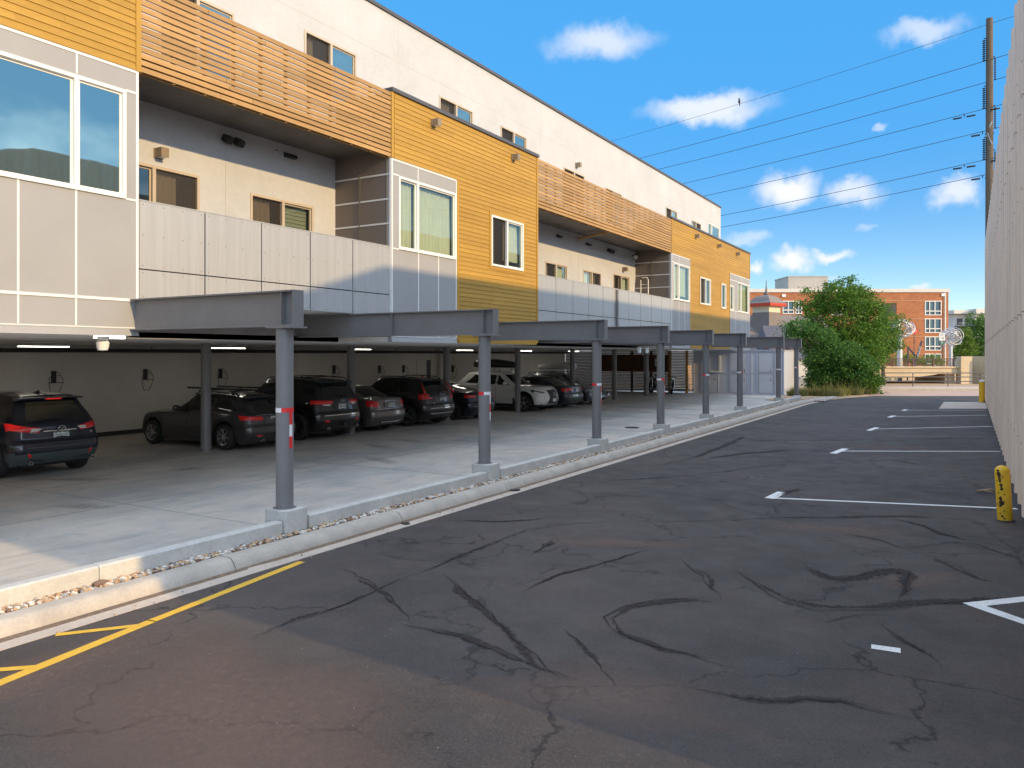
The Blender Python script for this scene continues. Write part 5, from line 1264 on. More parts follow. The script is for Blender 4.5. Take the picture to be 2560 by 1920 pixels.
# 1 dark blue crossover
K = make_car(dict(L=4.55, W=1.84, H=1.67, wb=2.70, ro=.93, bz=(.93, 1.08, 1.10), gr=(.16, .52, 2.05, 1.32), paint=blue, low=greyplastic, lowv=.52, wr=.36, shut=[.02, 1.02, -.92], pillars=[.05, -.92], sw=(.16, .97), dslope=.05, rimm=M['alloy'], spokes=5, clr=.23, rtop=.14, pin=.075))
tail(K, [(('s', -1.95), .98), (.42, .90), (.42, 1.0), (('s', -1.80), 1.13)]); tail(K, [(.58, .915), (.44, .93), (.36, .985), (.58, 1.0)], 'clearlens', name='reversing_light', off=.018)
tail(K, [(.76, .43), (.60, .40), (.60, .46), (.76, .50)], name='reflector'); plate(K, True, 'DNW·J97', .83); exhaust(K, (-.62, .62), .33); spoiler(K, 1.60, .17)
rear_line(K, .925, -.34, .34, 'chrome', .022); rear_line(K, .60, -.72, .72, greyplastic, .02)
b = MB(); b.tube([(K['xr']+.055, .07*math.cos(a), .97+.052*math.sin(a)) for a in [2*PI*k/24 for k in range(24)]], .008, 6, closed=True)
b.tube([(K['xr']+.055, -.066, .995), (K['xr']+.055, -.03, .985), (K['xr']+.055, 0, .955), (K['xr']+.055, .03, .985), (K['xr']+.055, .066, .995)], .007, 6); b.build('emblem', M['chrome'], K['t'], smooth=True)
badge(K, .92, 'AWD', .055, .56); badge(K, .86, '★', .06, -.62, dx=.02)
b = MB(); b.box(K['xrt']-.168, K['xrt']-.16, -.16, .16, 1.545, 1.575); b.build('brake_light', M['redlens'], K['t'])
b = MB(); b.prism([(K['xrt']+.35, 1.63), (K['xrt']+.62, 1.65), (K['xrt']+.38, 1.72)], 'y', -.012, .012); b.build('antenna_fin', blue, K['t'])
b = MB(); b.tube([(K['xrb']+.03, -.25, 1.13), (K['xrb']+.05, .0, 1.165), (K['xrb']+.06, .35, 1.17)], .009, 6); b.build('rear_wiper', M['blackplastic'], K['t'])
place(K, XW - 1.35, 9.08, PI, 'dark blue crossover at the left edge showing its tail lights and plate DNW J97')
# 2 dark estate with roof bars
K = make_car(dict(L=4.63, W=1.81, H=1.43, wb=2.81, ro=1.04, bz=(.80, .93, .97), gr=(.10, .62, 2.05, 1.30), paint=dgrey, wr=.325, shut=[-.05, .98, -1.0], pillars=[-.03, -.97], sw=(.08, .97), dslope=.10, spokes=7, clr=.15, rtop=.15, pin=.10, rails=True))
tail(K, [(('s', -2.10), .78), (.40, .76), (.42, .86), (('s', -2.02), .90)]); tail(K, [(.72, .345), (.46, .345), (.48, .375), (.72, .38)], name='reflector'); plate(K, True, 'ABG·J2A', .79)
rear_line(K, .90, -.6, .6, 'chrome', .012); exhaust(K, (.48,), .27); b = MB(); b.cyl((K['xr']+.05, 0, .93), (K['xr']+.075, 0, .93), .04, n=18); b.cyl((K['xr']+.043, 0, .93), (K['xr']+.05, 0, .93), .028, n=14, mi=1); b.build('emblem', [M['chrome'], M['paintw']], K['t'], smooth='auto')
b = MB(); b.box(K['xr']-.10, K['xr']+.2, -.08, .08, .30, .38); b.box(K['xr']+.12, K['xr']+.2, -.55, .55, .28, .36); b.build('tow_bar', M['blackplastic'], K['t'], bevel=.01); spoiler(K, 1.375, .10)
b = MB()
for x in (K['xrt']+.35, K['xft']-.45): b.bar((x, -.72, 1.50), (x, .72, 1.50), .05, .035); b.bar((x, -.6, 1.40), (x, -.6, 1.50), .06); b.bar((x, .6, 1.40), (x, .6, 1.50), .06)
for y in (-.5, .5): b.bar((K['xrt']-.15, y, 1.545), (K['xft']+.25, y, 1.56), .11, .045)
b.build('roof_rack', M['blackplastic'], K['t'], bevel=.008)
place(K, XW - 1.33, 14.52, PI + rad(1.5), 'dark grey estate car with a ski rack on its roof behind the nearest garage column')
# 3 big black four-by-four
K = make_car(dict(L=4.82, W=1.94, H=1.76, wb=2.92, ro=.96, bz=(1.04, 1.15, 1.18), gr=(.14, .42, 2.15, 1.45), paint=black, wr=.385, shut=[.05, 1.08, -.98], pillars=[.05, -1.0], sw=(.10, .97), dslope=.12, spokes=5, rimm=M['darkalloy'], clr=.24, rtop=.13, pin=.08, rails=True))
tail(K, [(('s', -2.20), 1.04), (.40, 1.03), (.34, 1.13), (('s', -2.18), 1.16)]); tail(K, [(.86, .99), (.48, .98), (.44, 1.03), (.86, 1.035)], 'clearlens', name='reversing_light'); tail(K, [(.80, .50), (.56, .49), (.56, .555), (.80, .56)], name='reflector')
plate(K, True, 'WR-FGK', .96); rear_line(K, .70, -.70, .70, 'chrome', .028, .02); badge(K, 1.14, 'Jeep', .10, 0); exhaust(K, (-.6, .6), .36); spoiler(K, 1.69, .18); b = MB(); b.box(K['xr']-.05, K['xr']+.2, -.06, .06, .40, .47); b.build('tow_hitch', M['blackplastic'], K['t'])
b = MB(); b.tube([(K['xrb']+.02, .1, 1.24), (K['xrb']+.03, .02, 1.30), (K['xrb']+.03, -.35, 1.25)], .01, 6); b.build('rear_wiper', M['blackplastic'], K['t'])
for x in (K['xrt']+.5, K['xft']-.5): b = MB(); b.bar((x, -.62, 1.80), (x, .62, 1.80), .06, .025); b.build('cross_bar', M['blackplastic'], K['t'])
place(K, XW - 1.42, 17.22, PI, 'big black four-by-four with wide red tail lights, roof rails and dark rims')
# 4 taupe saloon
SED = dict(sedan=1, sw=(.05, .97), dslope=.16)
K = make_car(dict(L=4.50, W=1.76, H=1.46, wb=2.60, ro=.98, bz=(.82, .98, 1.05), gr=(.62, 1.35, 1.95, 1.25), paint=taupe, wr=.32, shut=[-.05, .95, -.85], pillars=[-.02, -.86], spokes=7, clr=.17, rtop=.13, pin=.08, **SED))
tail(K, [(('s', -1.98), .82), (.52, .78), (.60, .98), (('s', -1.95), 1.00)]); tail(K, [(.80, .80), (.50, .76), (.54, .82), (.80, .86)], 'clearlens', name='reversing_light', off=.018)
b = MB(); b.box(K['xr']+.078, K['xr']+.09, -.36, .36, .76, .95); b.build('plate_recess', taupe, K['t'], bevel=.01); plate(K, True, 'CBV·XYZ', .855); rear_line(K, .97, -.30, .30, 'chrome', .03, .02); rear_line(K, .72, -.80, .80, 'chrome', .012, .014); rear_line(K, .30, -.74, .74, 'chrome', .012, .02)
place(K, XW - 1.30 - .25, 19.82, PI, 'brownish grey saloon between the big black four-by-four and the black crossover')
# 5 black crossover
K = make_car(dict(L=4.69, W=1.90, H=1.66, wb=2.87, ro=.95, bz=(.97, 1.08, 1.13), gr=(.20, .58, 2.1, 1.38), paint=dgrey if False else paint('charcoal_brown_paint', (.035, .032, .034), .5), wr=.37, shut=[.03, 1.05, -.98], pillars=[.05, -1.0], sw=(.16, .97), dslope=.08, rimm=M['alloy'], spokes=5, clr=.22, rtop=.15, pin=.085, rails=True))
tail(K, [(('s', -2.20), .93), (.50, .93), (.60, 1.0), (('s', -2.18), 1.02)]); tail(K, [(('s', -2.16), 1.02), (.78, 1.02), (.80, 1.12), (('s', -2.12), 1.12)])
for sg in (1, -1):
    b = MB(); b.tube([(K['xr']+.20, sg*.84, 1.11), (K['xr']+.34, sg*.78, 1.30), (K['xr']+.50, sg*.71, 1.50)], [.035, .028, .012], 8); b.build('tail_light', M['redlens'], K['t'], smooth=True)
badge(K, 1.07, 'V O L V O', .075, 0); plate(K, True, 'RSZ·SXC', .89); rear_line(K, .60, -.80, .80, 'chrome', .02, .014); rear_line(K, .42, -.72, .72, 'alloy', .045, .03); spoiler(K, 1.60, .20); badge(K, .80, 'T60', .05, .55)
place(K, XW - 1.43, 22.32, PI, 'black crossover with tall L-shaped tail lights and a silver lower bumper strip')
# 6 blue-black fastback
K = make_car(dict(L=4.69, W=1.85, H=1.44, wb=2.88, ro=.96, bz=(.78, .95, 1.04), gr=(.50, 1.75, 2.0, 1.15), hr=1.34, paint=nblue, wr=.34, shut=[-.02, 1.0, -.95], pillars=[.0, -.95], spokes=5, rimm=M['darkalloy'], clr=.15, rtop=.15, pin=.09, **SED))
tail(K, [(('s', -2.16), .84), (.52, .84), (.60, .94), (('s', -2.12), .96)]); tail(K, [(.78, .86), (.62, .86), (.64, .92), (.78, .93)], 'clearlens', name='reversing_light', off=.018); plate(K, True, 'BKX·071', .78); rear_line(K, .50, -.8, .8, 'chrome', .010, .012)
place(K, XW - 1.44 - .1, 25.22, PI, 'low blue-black fastback beside the second post, between black crossover and white crossover')
# 7 white crossover nose out
K = make_car(dict(L=4.89, W=1.90, H=1.70, wb=2.79, ro=1.08, bz=(.98, 1.10, 1.16), gr=(.20, .75, 2.15, 1.28), paint=white, low=None or M['blackplastic'], lowv=.30, wr=.375, shut=[-.02, .98, -.95], pillars=[.0, -.95], sw=(.14, .97), dslope=.12, rimm=M['alloy'], spokes=5, clr=.21, mirm=white, trimm=M['chrome']))
xf = K['xf']; head(K, [(('s', xf-.62), .92), (.60, .80), (.60, .86), (('s', xf-.72), .965)], M['blackplastic'], 'headlight', .010); head(K, [(.84, .845), (.62, .815), (.62, .85), (.84, .885)], 'clearlens', 'headlight_lens', .018)
uf = K['uy_f']
K['patch']('grille', [(uf(.50), .34), (uf(-.50), .34), (uf(-.30), .62), (uf(.30), .62)], M['blackplastic'], .012, n=10); K['patch']('grille', [(uf(.30), .62), (uf(-.30), .62), (uf(-.42), .93), (uf(.42), .93)], M['blackplastic'], .012, n=10)
for sg in (1, -1):
    K['patch']('grille_surround', [(uf(.53*sg), .33), (uf(.50*sg), .33), (uf(.30*sg), .62), (uf(.33*sg), .62)], M['chrome'], .02, n=6); K['patch']('grille_surround', [(uf(.33*sg), .62), (uf(.30*sg), .62), (uf(.42*sg), .93), (uf(.45*sg), .93)], M['chrome'], .02, n=6)
    K['patch']('bumper_vent', [(uf(.88*sg), .42), (uf(.60*sg), .36), (uf(.62*sg), .40), (uf(.88*sg), .50)], M['dark'], .012); K['patch']('bumper_vent', [(uf(.74*sg), .52), (uf(.70*sg), .52), (uf(.66*sg), .70), (uf(.68*sg), .70)], M['dark'], .012)
K['patch']('lower_trim', [(uf(.8), .30), (uf(-.8), .30), (uf(-.8), .335), (uf(.8), .335)], M['alloy'], .02, n=12)
b = MB(); b.tube([(xf+.012, .085*math.cos(a), .76+.06*math.sin(a)) for a in [2*PI*k/20 for k in range(20)]], .008, 6, closed=True); b.tube([(xf+.012, -.03, .80), (xf+.012, .02, .74), (xf+.012, -.05, .735)], .007, 6); b.build('emblem', M['chrome'], K['t'], smooth=True)
plate(K, False, '', .50)
place(K, XW - 1.30, 30.32, 0, 'pearl white crossover parked nose out with a dark roof box')
# 8 slate saloon
K = make_car(dict(L=4.83, W=1.84, H=1.45, wb=2.74, ro=1.10, bz=(.80, .97, 1.03), gr=(.66, 1.45, 2.0, 1.25), paint=slate, wr=.33, shut=[-.05, 1.0, -.92], pillars=[-.02, -.92], spokes=7, clr=.17, rtop=.13, pin=.08, **SED))
tail(K, [(('s', -2.12), .78), (.36, .80), (.40, .92), (('s', -2.08), .93)]); plate(K, True, '', .83); rear_line(K, .40, -.82, .82, 'chrome', .010, .014); exhaust(K, (-.55, .55), .30); rear_line(K, .95, -.66, .66, 'chrome', .014, .014)
place(K, XW - 1.37, 32.80, PI, 'dark slate saloon showing red tail lights right of the white crossover')
# 9 silver estate nose out
K = make_car(dict(L=4.75, W=1.84, H=1.55, wb=2.75, ro=1.0, bz=(.82, .97, 1.03), gr=(.20, .70, 2.1, 1.25), paint=silver, wr=.33, shut=[-.02, .98, -.95], pillars=[.0, -.95], sw=(.12, .97), dslope=.12, clr=.17, spokes=7, rails=True)); uf = K['uy_f']
head(K, [(('s', K['xf']-.55), .72), (.58, .64), (.60, .74), (('s', K['xf']-.62), .79)])
K['patch']('grille', [(uf(.48), .46), (uf(-.48), .46), (uf(-.46), .74), (uf(.46), .74)], M['blackplastic'], .012, n=10); K['patch']('grille_surround', [(uf(.50), .745), (uf(-.50), .745), (uf(-.50), .765), (uf(.50), .765)], M['chrome'], .02, n=10); K['patch']('lower_grille', [(uf(.62), .24), (uf(-.62), .24), (uf(-.6), .33), (uf(.6), .33)], M['dark'], .012, n=10)
K2 = K['t']; b = MB(); b.box(K['xf']-.005, K['xf']+.012, .38, .66, .40, .54); b.build('licence_plate', M['plate'], K2, bevel=.003)
place(K, XW - 1.28, 35.75, 0, 'pale silver estate parked nose out behind the third post with a pale roof box')
def roof_box(loc, rz, L, W_, H_, m, label):
    t = empty('roof_box', loc, rz, label=label, cat='roof box'); b = MB(); n = 26; mr = 14; vs = []
    for i in range(n+1):
        s_ = i/n; x = L*(s_-.5); e = (min(1, (1-s_)*2.2))**.5; e2 = min(1, (s_)*9)**.5; w = W_/2*(.35+.65*e)*(.8+.2*e2); h = H_*(.25+.75*min(1, (1-s_)*1.9)**.6)*(.82+.18*e2)
        for k in range(mr):
            a = 2*PI*k/mr; c_, s2 = math.cos(a), math.sin(a); vs.append((x, w*abs(c_)**.55*(1 if c_ > 0 else -1), (h*.62 if s2 > 0 else H_*.30)*abs(s2)**.6*(1 if s2 > 0 else -1) + H_*.34))
    b.add(vs, [(i*mr+k, i*mr+(k+1) % mr, (i+1)*mr+(k+1) % mr, (i+1)*mr+k) for i in range(n) for k in range(mr)] + [tuple(range(mr)), tuple(range(n*mr, n*mr+mr))[::-1]])
    b.build('shell', m, t, smooth='auto')
    for x in (-L*.22, L*.2): b = MB(); b.bar((x, -.55, -.05), (x, .55, -.05), .06, .025); b.bar((x, -.5, -.10), (x, -.5, -.04), .06); b.bar((x, .5, -.10), (x, .5, -.04), .06); b.build('cross_bar', M['galv'], t)
roof_box((-18.5, 30.32, 1.85), 0, 2.15, .85, .42, M['roofbox_black'], 'black roof box on top of the white crossover')
roof_box((-18.3, 35.75, 1.70), PI, 2.0, .85, .40, M['roofbox_white'], 'pale roof box on top of the silver estate')

# ------------------------------------------------------------------ motorcycles
def moto():
    t = empty('motorcycle', (0, 0, 0))
    for x in (-.70, .72):
        w = MB(); Mx = Matrix.Rotation(PI/2, 3, 'X'); w.lathe((x, 0, .32), [(.24, -.05), (.30, -.055), (.32, 0), (.30, .055), (.24, .05)], 30, Mx, cap=False); wo = w.build('wheel', M['rubber'], t, smooth='auto')
        d = MB(); d.lathe((x, 0, .32), [(.245, -.02), (.245, .02), (.225, .02), (.225, -.02)], 28, Mx, cap=False); d.cyl((x, -.07, .32), (x, .07, .32), .045, n=12)
        for k in range(12): a = PI*k/6; d.bar((x, 0, .32), (x+.23*math.cos(a), 0, .32+.23*math.sin(a)), .008)
        d.build('rim', M['chrome'], wo, smooth='auto')
    b = MB(); b.tube([(.50, 0, .92), (.1, 0, .80), (-.35, 0, .70), (-.6, 0, .55)], .022); b.tube([(.48, 0, .86), (.25, 0, .30), (-.25, 0, .28), (-.70, 0, .32)], .02); b.build('frame', M['blackplastic'], t, smooth=True)
    b = MB()
    for s_ in (-.09, .09): b.cyl((.72, s_, .32), (.50, s_, 1.0), .022, n=10)
    b.build('fork', M['chrome'], t, smooth='auto')
    b = MB(); b.lathe((.18, 0, .90), [(0, -.27), (.09, -.24), (.135, -.1), (.14, .08), (.10, .22), (0, .27)], 16, Matrix.Rotation(PI/2, 3, 'Y'), cap=False); b.build('fuel_tank', paint('tank_paint', (.02, .02, .02)), t, smooth=True)
    b = MB(); b.box(-.62, -.02, -.12, .12, .80, .88); b.build('seat', M['blackplastic'], t, bevel=.03)
    b = MB(); b.box(-.12, .24, -.13, .13, .30, .62); b.cyl((.12, 0, .5), (.22, 0, .78), .085, n=14); b.cyl((-.05, -.15, .40), (-.05, .15, .40), .11, n=18); b.build('engine', M['darkalloy'], t, bevel=.015)
    b = MB(); b.tube([(.40, -.36, 1.12), (.46, -.2, 1.10), (.50, 0, 1.03), (.46, .2, 1.10), (.40, .36, 1.12)], .014); b.cyl((.40, -.40, 1.125), (.40, -.28, 1.115), .02, n=8); b.cyl((.40, .28, 1.115), (.40, .40, 1.125), .02, n=8); b.build('handlebar', M['blackplastic'], t, smooth=True)
    b = MB(); b.lathe((.60, 0, .95), [(0, .07), (.085, .06), (.09, 0), (.05, -.09), (0, -.1)], 18, Matrix.Rotation(PI/2, 3, 'Y'), cap=False); b.build('headlight', M['chrome'], t, smooth='auto')
    b = MB(); b.tube([(.15, -.14, .40), (-.1, -.17, .30), (-.75, -.18, .34)], .035, 10); b.build('exhaust', M['chrome'], t, smooth=True)
    b = MB(); b.tube([(.45, 0, .62), (.52, 0, .69), (.72, 0, .70), (.90, 0, .62)], .05, 8); b.tube([(-.45, 0, .70), (-.6, 0, .70), (-.85, 0, .66), (-1.0, 0, .5)], .05, 8); b.build('mudguard', M['blackplastic'], t, smooth=True)
    return t
m1 = moto(); m1.location = (-16.25, 47.6, 0); m1.rotation_euler = (rad(-7), 0, rad(-70)); tag(m1, 'black motorcycle leaning by the gate post, right of the two', 'motorcycle', 'motorcycles by the slatted gate')
m2 = copy_tree(m1); m2.location = (-17.45, 48.2, 0); m2.rotation_euler = (rad(7), 0, rad(-95)); tag(m2, 'black motorcycle farther left, half hidden behind the fourth post', 'motorcycle')

M['flake'] = mat('flaked_rust', (.055, .03, .02), .9, n1=(40, .4))
# ------------------------------------------------------------------ bollards
def bollard(x, y, r, h, label, chips, cap, tilt):
    t = empty('bollard', (x, y, 0), label=label, cat='bollard', group='yellow bollards beside the corrugated wall'); t.rotation_euler = (0, tilt, 0)
    b = MB(); b.lathe((0, 0, -.02), [(r, 0), (r, h-r*.35), (r*.9, h-r*.1), (r*.55, h+r*.25), (0, h+r*.42)] if not cap else [(r, 0), (r, h), (0, h)], 30, cap=False)
    if chips:
        rnd = random.Random(5)
        for (az, z, s_) in ((-95, .69, .055), (-88, .62, .06), (-82, .54, .05), (-76, .48, .035), (-90, .34, .06), (-84, .28, .07), (-93, .24, .04), (-105, .42, .02), (-70, .16, .02), (-100, .12, .018), (-60, .40, .02), (-112, .60, .018), (-65, .66, .022), (-85, .08, .03), (-120, .25, .02), (-72, .05, .02), (-99, .75, .03)):
            az = rad(az - 25); n = 11; pts = []
            for k in range(n): a = 2*PI*k/n; q = s_*.72*rnd.uniform(.5, 1.2); pts.append((az + q*.8*math.cos(a)/r, z + q*math.sin(a)))
            b.add([((r+.0012)*math.cos(a), (r+.0012)*math.sin(a), zz) for a, zz in pts], [tuple(range(n))], 1)
    b.build('post', [M['yellowpaint'], M['flake']], t, smooth='auto')
    if cap:
        b = MB(); b.lathe((0, 0, h-.03), [(r*1.02, 0), (r*1.02, .04), (r*.8, .08), (0, .10)], 26); b.build('cap', M['white_plastic'], t, smooth='auto')
    b = MB(); b.lathe((0, 0, 0), [(r+.03, -.01), (r+.025, .012), (r, .02)], 24); b.build('base_ring', M['found'], t)
bollard(.44, 13.66, .10, .80, 'squat chipped yellow bollard in front of the corrugated wall', True, False, rad(-3))
bollard(.50, 46.9, .135, 1.10, 'clean yellow bollard with a white cap at the far end of the wall', False, True, 0)
w = MB(); w.tube([(.1, 16.2, .03), (.3, 16.3, .06), (.42, 16.35, .03)], .018, 6); w.tube([(.2, 16.25, .04), (.33, 16.1, .05)], .012, 5); tag(w.build('dry_leaf', mat('dead_leaf', (.40, .26, .16), .9), smooth=True), 'curled dead leaf lying on the asphalt left of the chipped bollard', 'leaf')
for i, (x, y, s_) in enumerate(((-7.05, 9.0, .07), (-7.08, 12.2, .09))):
    w = MB(); pebble(w, 0, 0, .015, s_); w.v = [(a, b_, c*.35) for a, b_, c in w.v]; o = w.build('leaf_clump', M['found'], smooth=True); o.location = (x, y, .012); tag(o, 'dark flattened leaf clump in the gutter, ' + ('nearer the first post' if i == 0 else 'level with the second post'), 'debris')

# ------------------------------------------------------------------ utility pole and wires
PX, PY = .92, 52.0
t = empty('utility_pole', (PX, PY, 0), label='tall weathered wooden utility pole rising behind the corrugated wall', cat='utility pole')
b = MB(); b.cyl((0, 0, 0), (0, 0, 21.5), .24, .17, n=24); b.build('pole', M['polewood'], t, smooth='auto')
WD = Vector((-.974, .225, 0)); ZW = [(16.4, -1), (15.25, 1), (13.5, -1), (12.75, 1), (19.1, -1), (18.0, 1), (21.2, 0)]
def stack(b, p, q, n=9, r=.085):
    p, q = Vector(p), Vector(q); Mx = (q-p).to_track_quat('Z', 'Y').to_matrix(); L = (q-p).length; pr = []
    for k in range(n): h = L*k/n; pr += [(.025, h), (r, h+L/n*.35), (.03, h+L/n*.6)]
    b.lathe(p, pr, 12, Mx)
for z, s_ in ZW[:6]:
    b = MB(); a = Vector((-.22, -.02, z)) if s_ < 0 else Vector((.2, .02, z)); side = Vector((-.27, -.08, 0)) if s_ < 0 else Vector((.27, .05, 0))
    stack(b, side + Vector((0, 0, z)), side + Vector((0, 0, z+1.25)), 10, .10 if s_ < 0 else .06); b.bar(Vector((0, 0, z+1.35)), side + Vector((0, 0, z+1.28)), .05); b.build('insulator', M['wire'], t, smooth='auto')
b = MB(); b.bar((-.15, -.1, 13.6+1.2), (.1, -.2, 14.4+1.2), .06); b.bar((-.1, -.15, 15.0), (.12, -.22, 14.3), .05); b.build('steel_bracket', M['galv'], t)
WL = ['third highest', 'fourth highest', 'fifth highest', 'lowest but one', 'x', 'y']
names = {21.2: 'thin highest wire, the one with the bird on it', 19.1: 'second wire from the top', 18.0: 'third wire from the top', 16.4: 'fourth wire from the top', 15.25: 'fifth wire from the top', 13.5: 'sixth wire from the top', 12.75: 'lowest of the wires'}
def wire_pt(z, s_, s): 
    L = 90.; q = s/L; sag = 1.95 if z < 20 else 2.1
    off = Vector((-.27, -.08, 0)) if s_ < 0 else (Vector((.27, .05, 0)) if s_ > 0 else Vector())
    return Vector((PX, PY, 0)) + off + WD*s + Vector((0, 0, z - 4*sag*q*(1-q)))
for z, s_ in ZW:
    b = MB(); r = .011 if z > 20 else .016
    b.tube([wire_pt(z, s_, s) for s in [k*1.5 for k in range(61)]], r, 6); b.tube([wire_pt(z, s_, 0) + Vector((k*1.2, -.28*k, .09*k)) for k in range(16)], r, 6)
    for q in ((3.0, 4.3) if z < 17 else ()):
        if q == 3.0:
            c = wire_pt(z, s_, 1.0 if s_ < 0 else .62); b.bar(c, c - Vector((0, 0, .14)), .05)
            for dd in (-.35, .35): cc = c + WD*dd - Vector((0, 0, .17)); b.cyl(cc - WD*.22, cc + WD*.22, .05, n=8)
            c = wire_pt(z, s_, 0) + Vector((.9, -.2, .0)); b.bar(c + Vector((0, 0, .05)), c - Vector((0, 0, .1)), .04)
            for dd in (-.35, .35): cc = c + Vector((1, -.23, 0))*dd - Vector((0, 0, .12)); b.cyl(cc - Vector((.22, -.05, 0)), cc + Vector((.22, -.05, 0)), .045, n=8)
    tag(b.build('overhead_wire', M['wire'], smooth=True), names[z] + ', crossing the sky to the pole', 'wire', 'overhead wires')
bp_ = wire_pt(21.2, 0, 15.3); b = MB()
b.lathe(bp_ + Vector((0, 0, .02)), [(0, 0), (.06, .04), (.085, .13), (.07, .22), (.05, .27), (.06, .32), (.04, .37), (0, .385)], 14, Matrix.Rotation(rad(12), 3, 'X'), cap=False); b.bar(bp_ + Vector((0, .02, .08)), bp_ + Vector((0, .14, -.12)), .05, .02); b.bar(bp_ + Vector((0, -.05, .34)), bp_ + Vector((0, -.12, .33)), .02)
b.cyl(bp_ + Vector((.02, 0, 0)), bp_ + Vector((.02, 0, .05)), .008, n=5)
tag(b.build('bird', M['wire'], smooth=True), 'small dark bird perched on the highest wire against the cloud', 'bird')
# ------------------------------------------------------------------ far end: bridge, railings, sculptures, signs, buildings
def at(px, D, z=0): r = (px-1280)/FPX*D; return Vector(RF(r, D, z))
def zp(py, D): return CAMH + (HORY-py)*D/FPX
def rframe(name, px, D, **k): p = at(px, D); return empty(name, p, YAW, **k)
# pipe railing along the sidewalk
D = 57.6; t = rframe('pipe_railing', 2300, D, label='low dark pipe railing along the sidewalk at the end of the alley', cat='railing')
def rx(px, D, c=2300): return (px-c)/FPX*D
b = MB(); x0, x1 = rx(2150, D), rx(2520, D)
for z in (1.0, .70, .38): b.cyl((x0, 0, z+.12), (x1, 0, z+.12), .034, n=8)
b.build('rail', M['cap'], t, smooth='auto')
for px in (2199, 2282, 2370, 2450):
    b = MB(); b.cyl((rx(px, D), 0, .12), (rx(px, D), 0, 1.12), .032, n=8); b.build('railing_post', M['cap'], t, smooth='auto')
# bridge
D = 66.; t = rframe('footbridge', 2300, D, label='pale concrete bridge with a dark bar railing over the creek path', cat='bridge')
x0, x1 = rx(2140, D), rx(2396, D); z1 = zp(917, D); z0 = zp(936, D); n = 30; vs = []
b = MB()
for k in range(n+1):
    s = k/n; x = lerp(x0, x1, s); zl = z0 - .28*math.sin(PI*min(1, max(0, (s*1.25))))*(1 if s < .8 else .0) + (0 if s < .8 else .05)
    vs += [(x, 0, zl), (x, 0, z1-.1), (x, 6, z1-.1), (x, 6, zl)]
b.add(vs, [(4*k+i, 4*k+4+i, 4*k+4+(i+1) % 4, 4*k+(i+1) % 4) for k in range(n) for i in range(4)] + [(0, 1, 2, 3), (4*n+3, 4*n+2, 4*n+1, 4*n)])
b.build('deck', M['creamwall'], t)
b = MB(); b.box(x0, x1+.05, -.12, 0.3, z1-.10, z1+.02); b.build('parapet_ledge', M['creamwall'], t, bevel=.02)
b = MB(); zt = zp(896, D)
b.box(x0, x1-.1, .02, .10, zt-.05, zt); b.box(x0, x1-.1, .03, .09, z1+.06, z1+.10)
x = x0
while x < x1-.15: b.box(x-.014, x+.014, .045, .075, z1+.1, zt-.05); x += .125
for px in (2233, 2283, 2334, 2385): xx = rx(px, D); b.box(xx-.05, xx+.05, -.0, .12, z1+.02, zt+.02)
b.build('bar_railing', mat('brown_railing', (.13, .07, .055), .6, n1=(3, .2)), t)
b = MB(); b.box(rx(2370, D), rx(2395, D), .5, 5.5, -.1, z0+.1); b.build('pier', M['creamwall'], t)
a = rframe('bridge_abutment', 2396, D, label='sunlit cream concrete retaining wall at the right end of the bridge', cat='retaining wall')
b = MB(); zt = zp(891, D); b.box(0, rx(2424, D, 2396), -.4, .4, -.1, zt); b.prism([(rx(2424, D, 2396), -.1), (9, -.1), (9, zt), (rx(2424, D, 2396), zt)], 'y', 1.2, 1.7)
b.build('wall_face', M['creamwall'], a)
b = MB(); b.box(rx(2450, D, 2396), 12, -1.2, 1.1, -.1, zt-.0); b.build('wall_return', M['creamwall'], a)
w = rframe('creek_wall', 2280, 75, label='sunlit cream retaining wall seen beneath the bridge', cat='retaining wall')
b = MB()
for k in range(8): b.box(-8+2.6*k, -8+2.6*k+2.585, 0, .5, -.1, 1.35)
b.build('wall_face', M['creamwall'], w)
# ring sculptures
def rings(px, D, pxc, pyc, rpx, label, seed, pr, py0):
    t = rframe('ring_sculpture', px, D, label=label, cat='sculpture', group='tangled ring sculptures above the bridge'); rnd = random.Random(seed)
    c = Vector((rx(pxc, D, px), 0, zp(pyc, D))); R_ = rpx/FPX*D
    b = MB(); b.cyl((0, 0, 0), (0, 0, c.z-R_*.75), pr, n=16); b.build('post', M['galvpipe'], t, smooth='auto')
    b = MB()
    for k in range(17):
        ax = Vector((rnd.gauss(0, .55), 1, rnd.gauss(0, .55))).normalized(); q = ax.to_track_quat('Z', 'Y').to_matrix(); rr = R_*rnd.uniform(.45, 1.0); off = Vector((rnd.uniform(-.35, .35), rnd.uniform(-.3, .3), rnd.uniform(-.3, .3)))*R_*(1-rr/R_*.6)
        e = rnd.uniform(.8, 1)
        b.tube([c + off + q @ Vector((rr*math.cos(a_), rr*e*math.sin(a_), 0)) for a_ in [2*PI*i/30 for i in range(30)]], .032, 6, closed=True)
    for k in range(7):
        a1, a2 = rnd.uniform(0, 6.3), rnd.uniform(0, 6.3); b.cyl(c + Vector((math.cos(a1), rnd.uniform(-.3, .3), math.sin(a1)))*R_*.8, c + Vector((math.cos(a2), rnd.uniform(-.3, .3), math.sin(a2)))*R_*.8, .028, n=6)
    b.build('ring_tangle', M['galvpipe'], t, smooth=True)
rings(2249, 72, 2258, 823, 27, 'tangled ring sculpture on a pole, left one partly behind the tree', 3, .24, 900)
rings(2377, 72, 2379, 843, 25, 'tangled ring sculpture on a pole, right one beside the speed sign', 8, .14, 900)
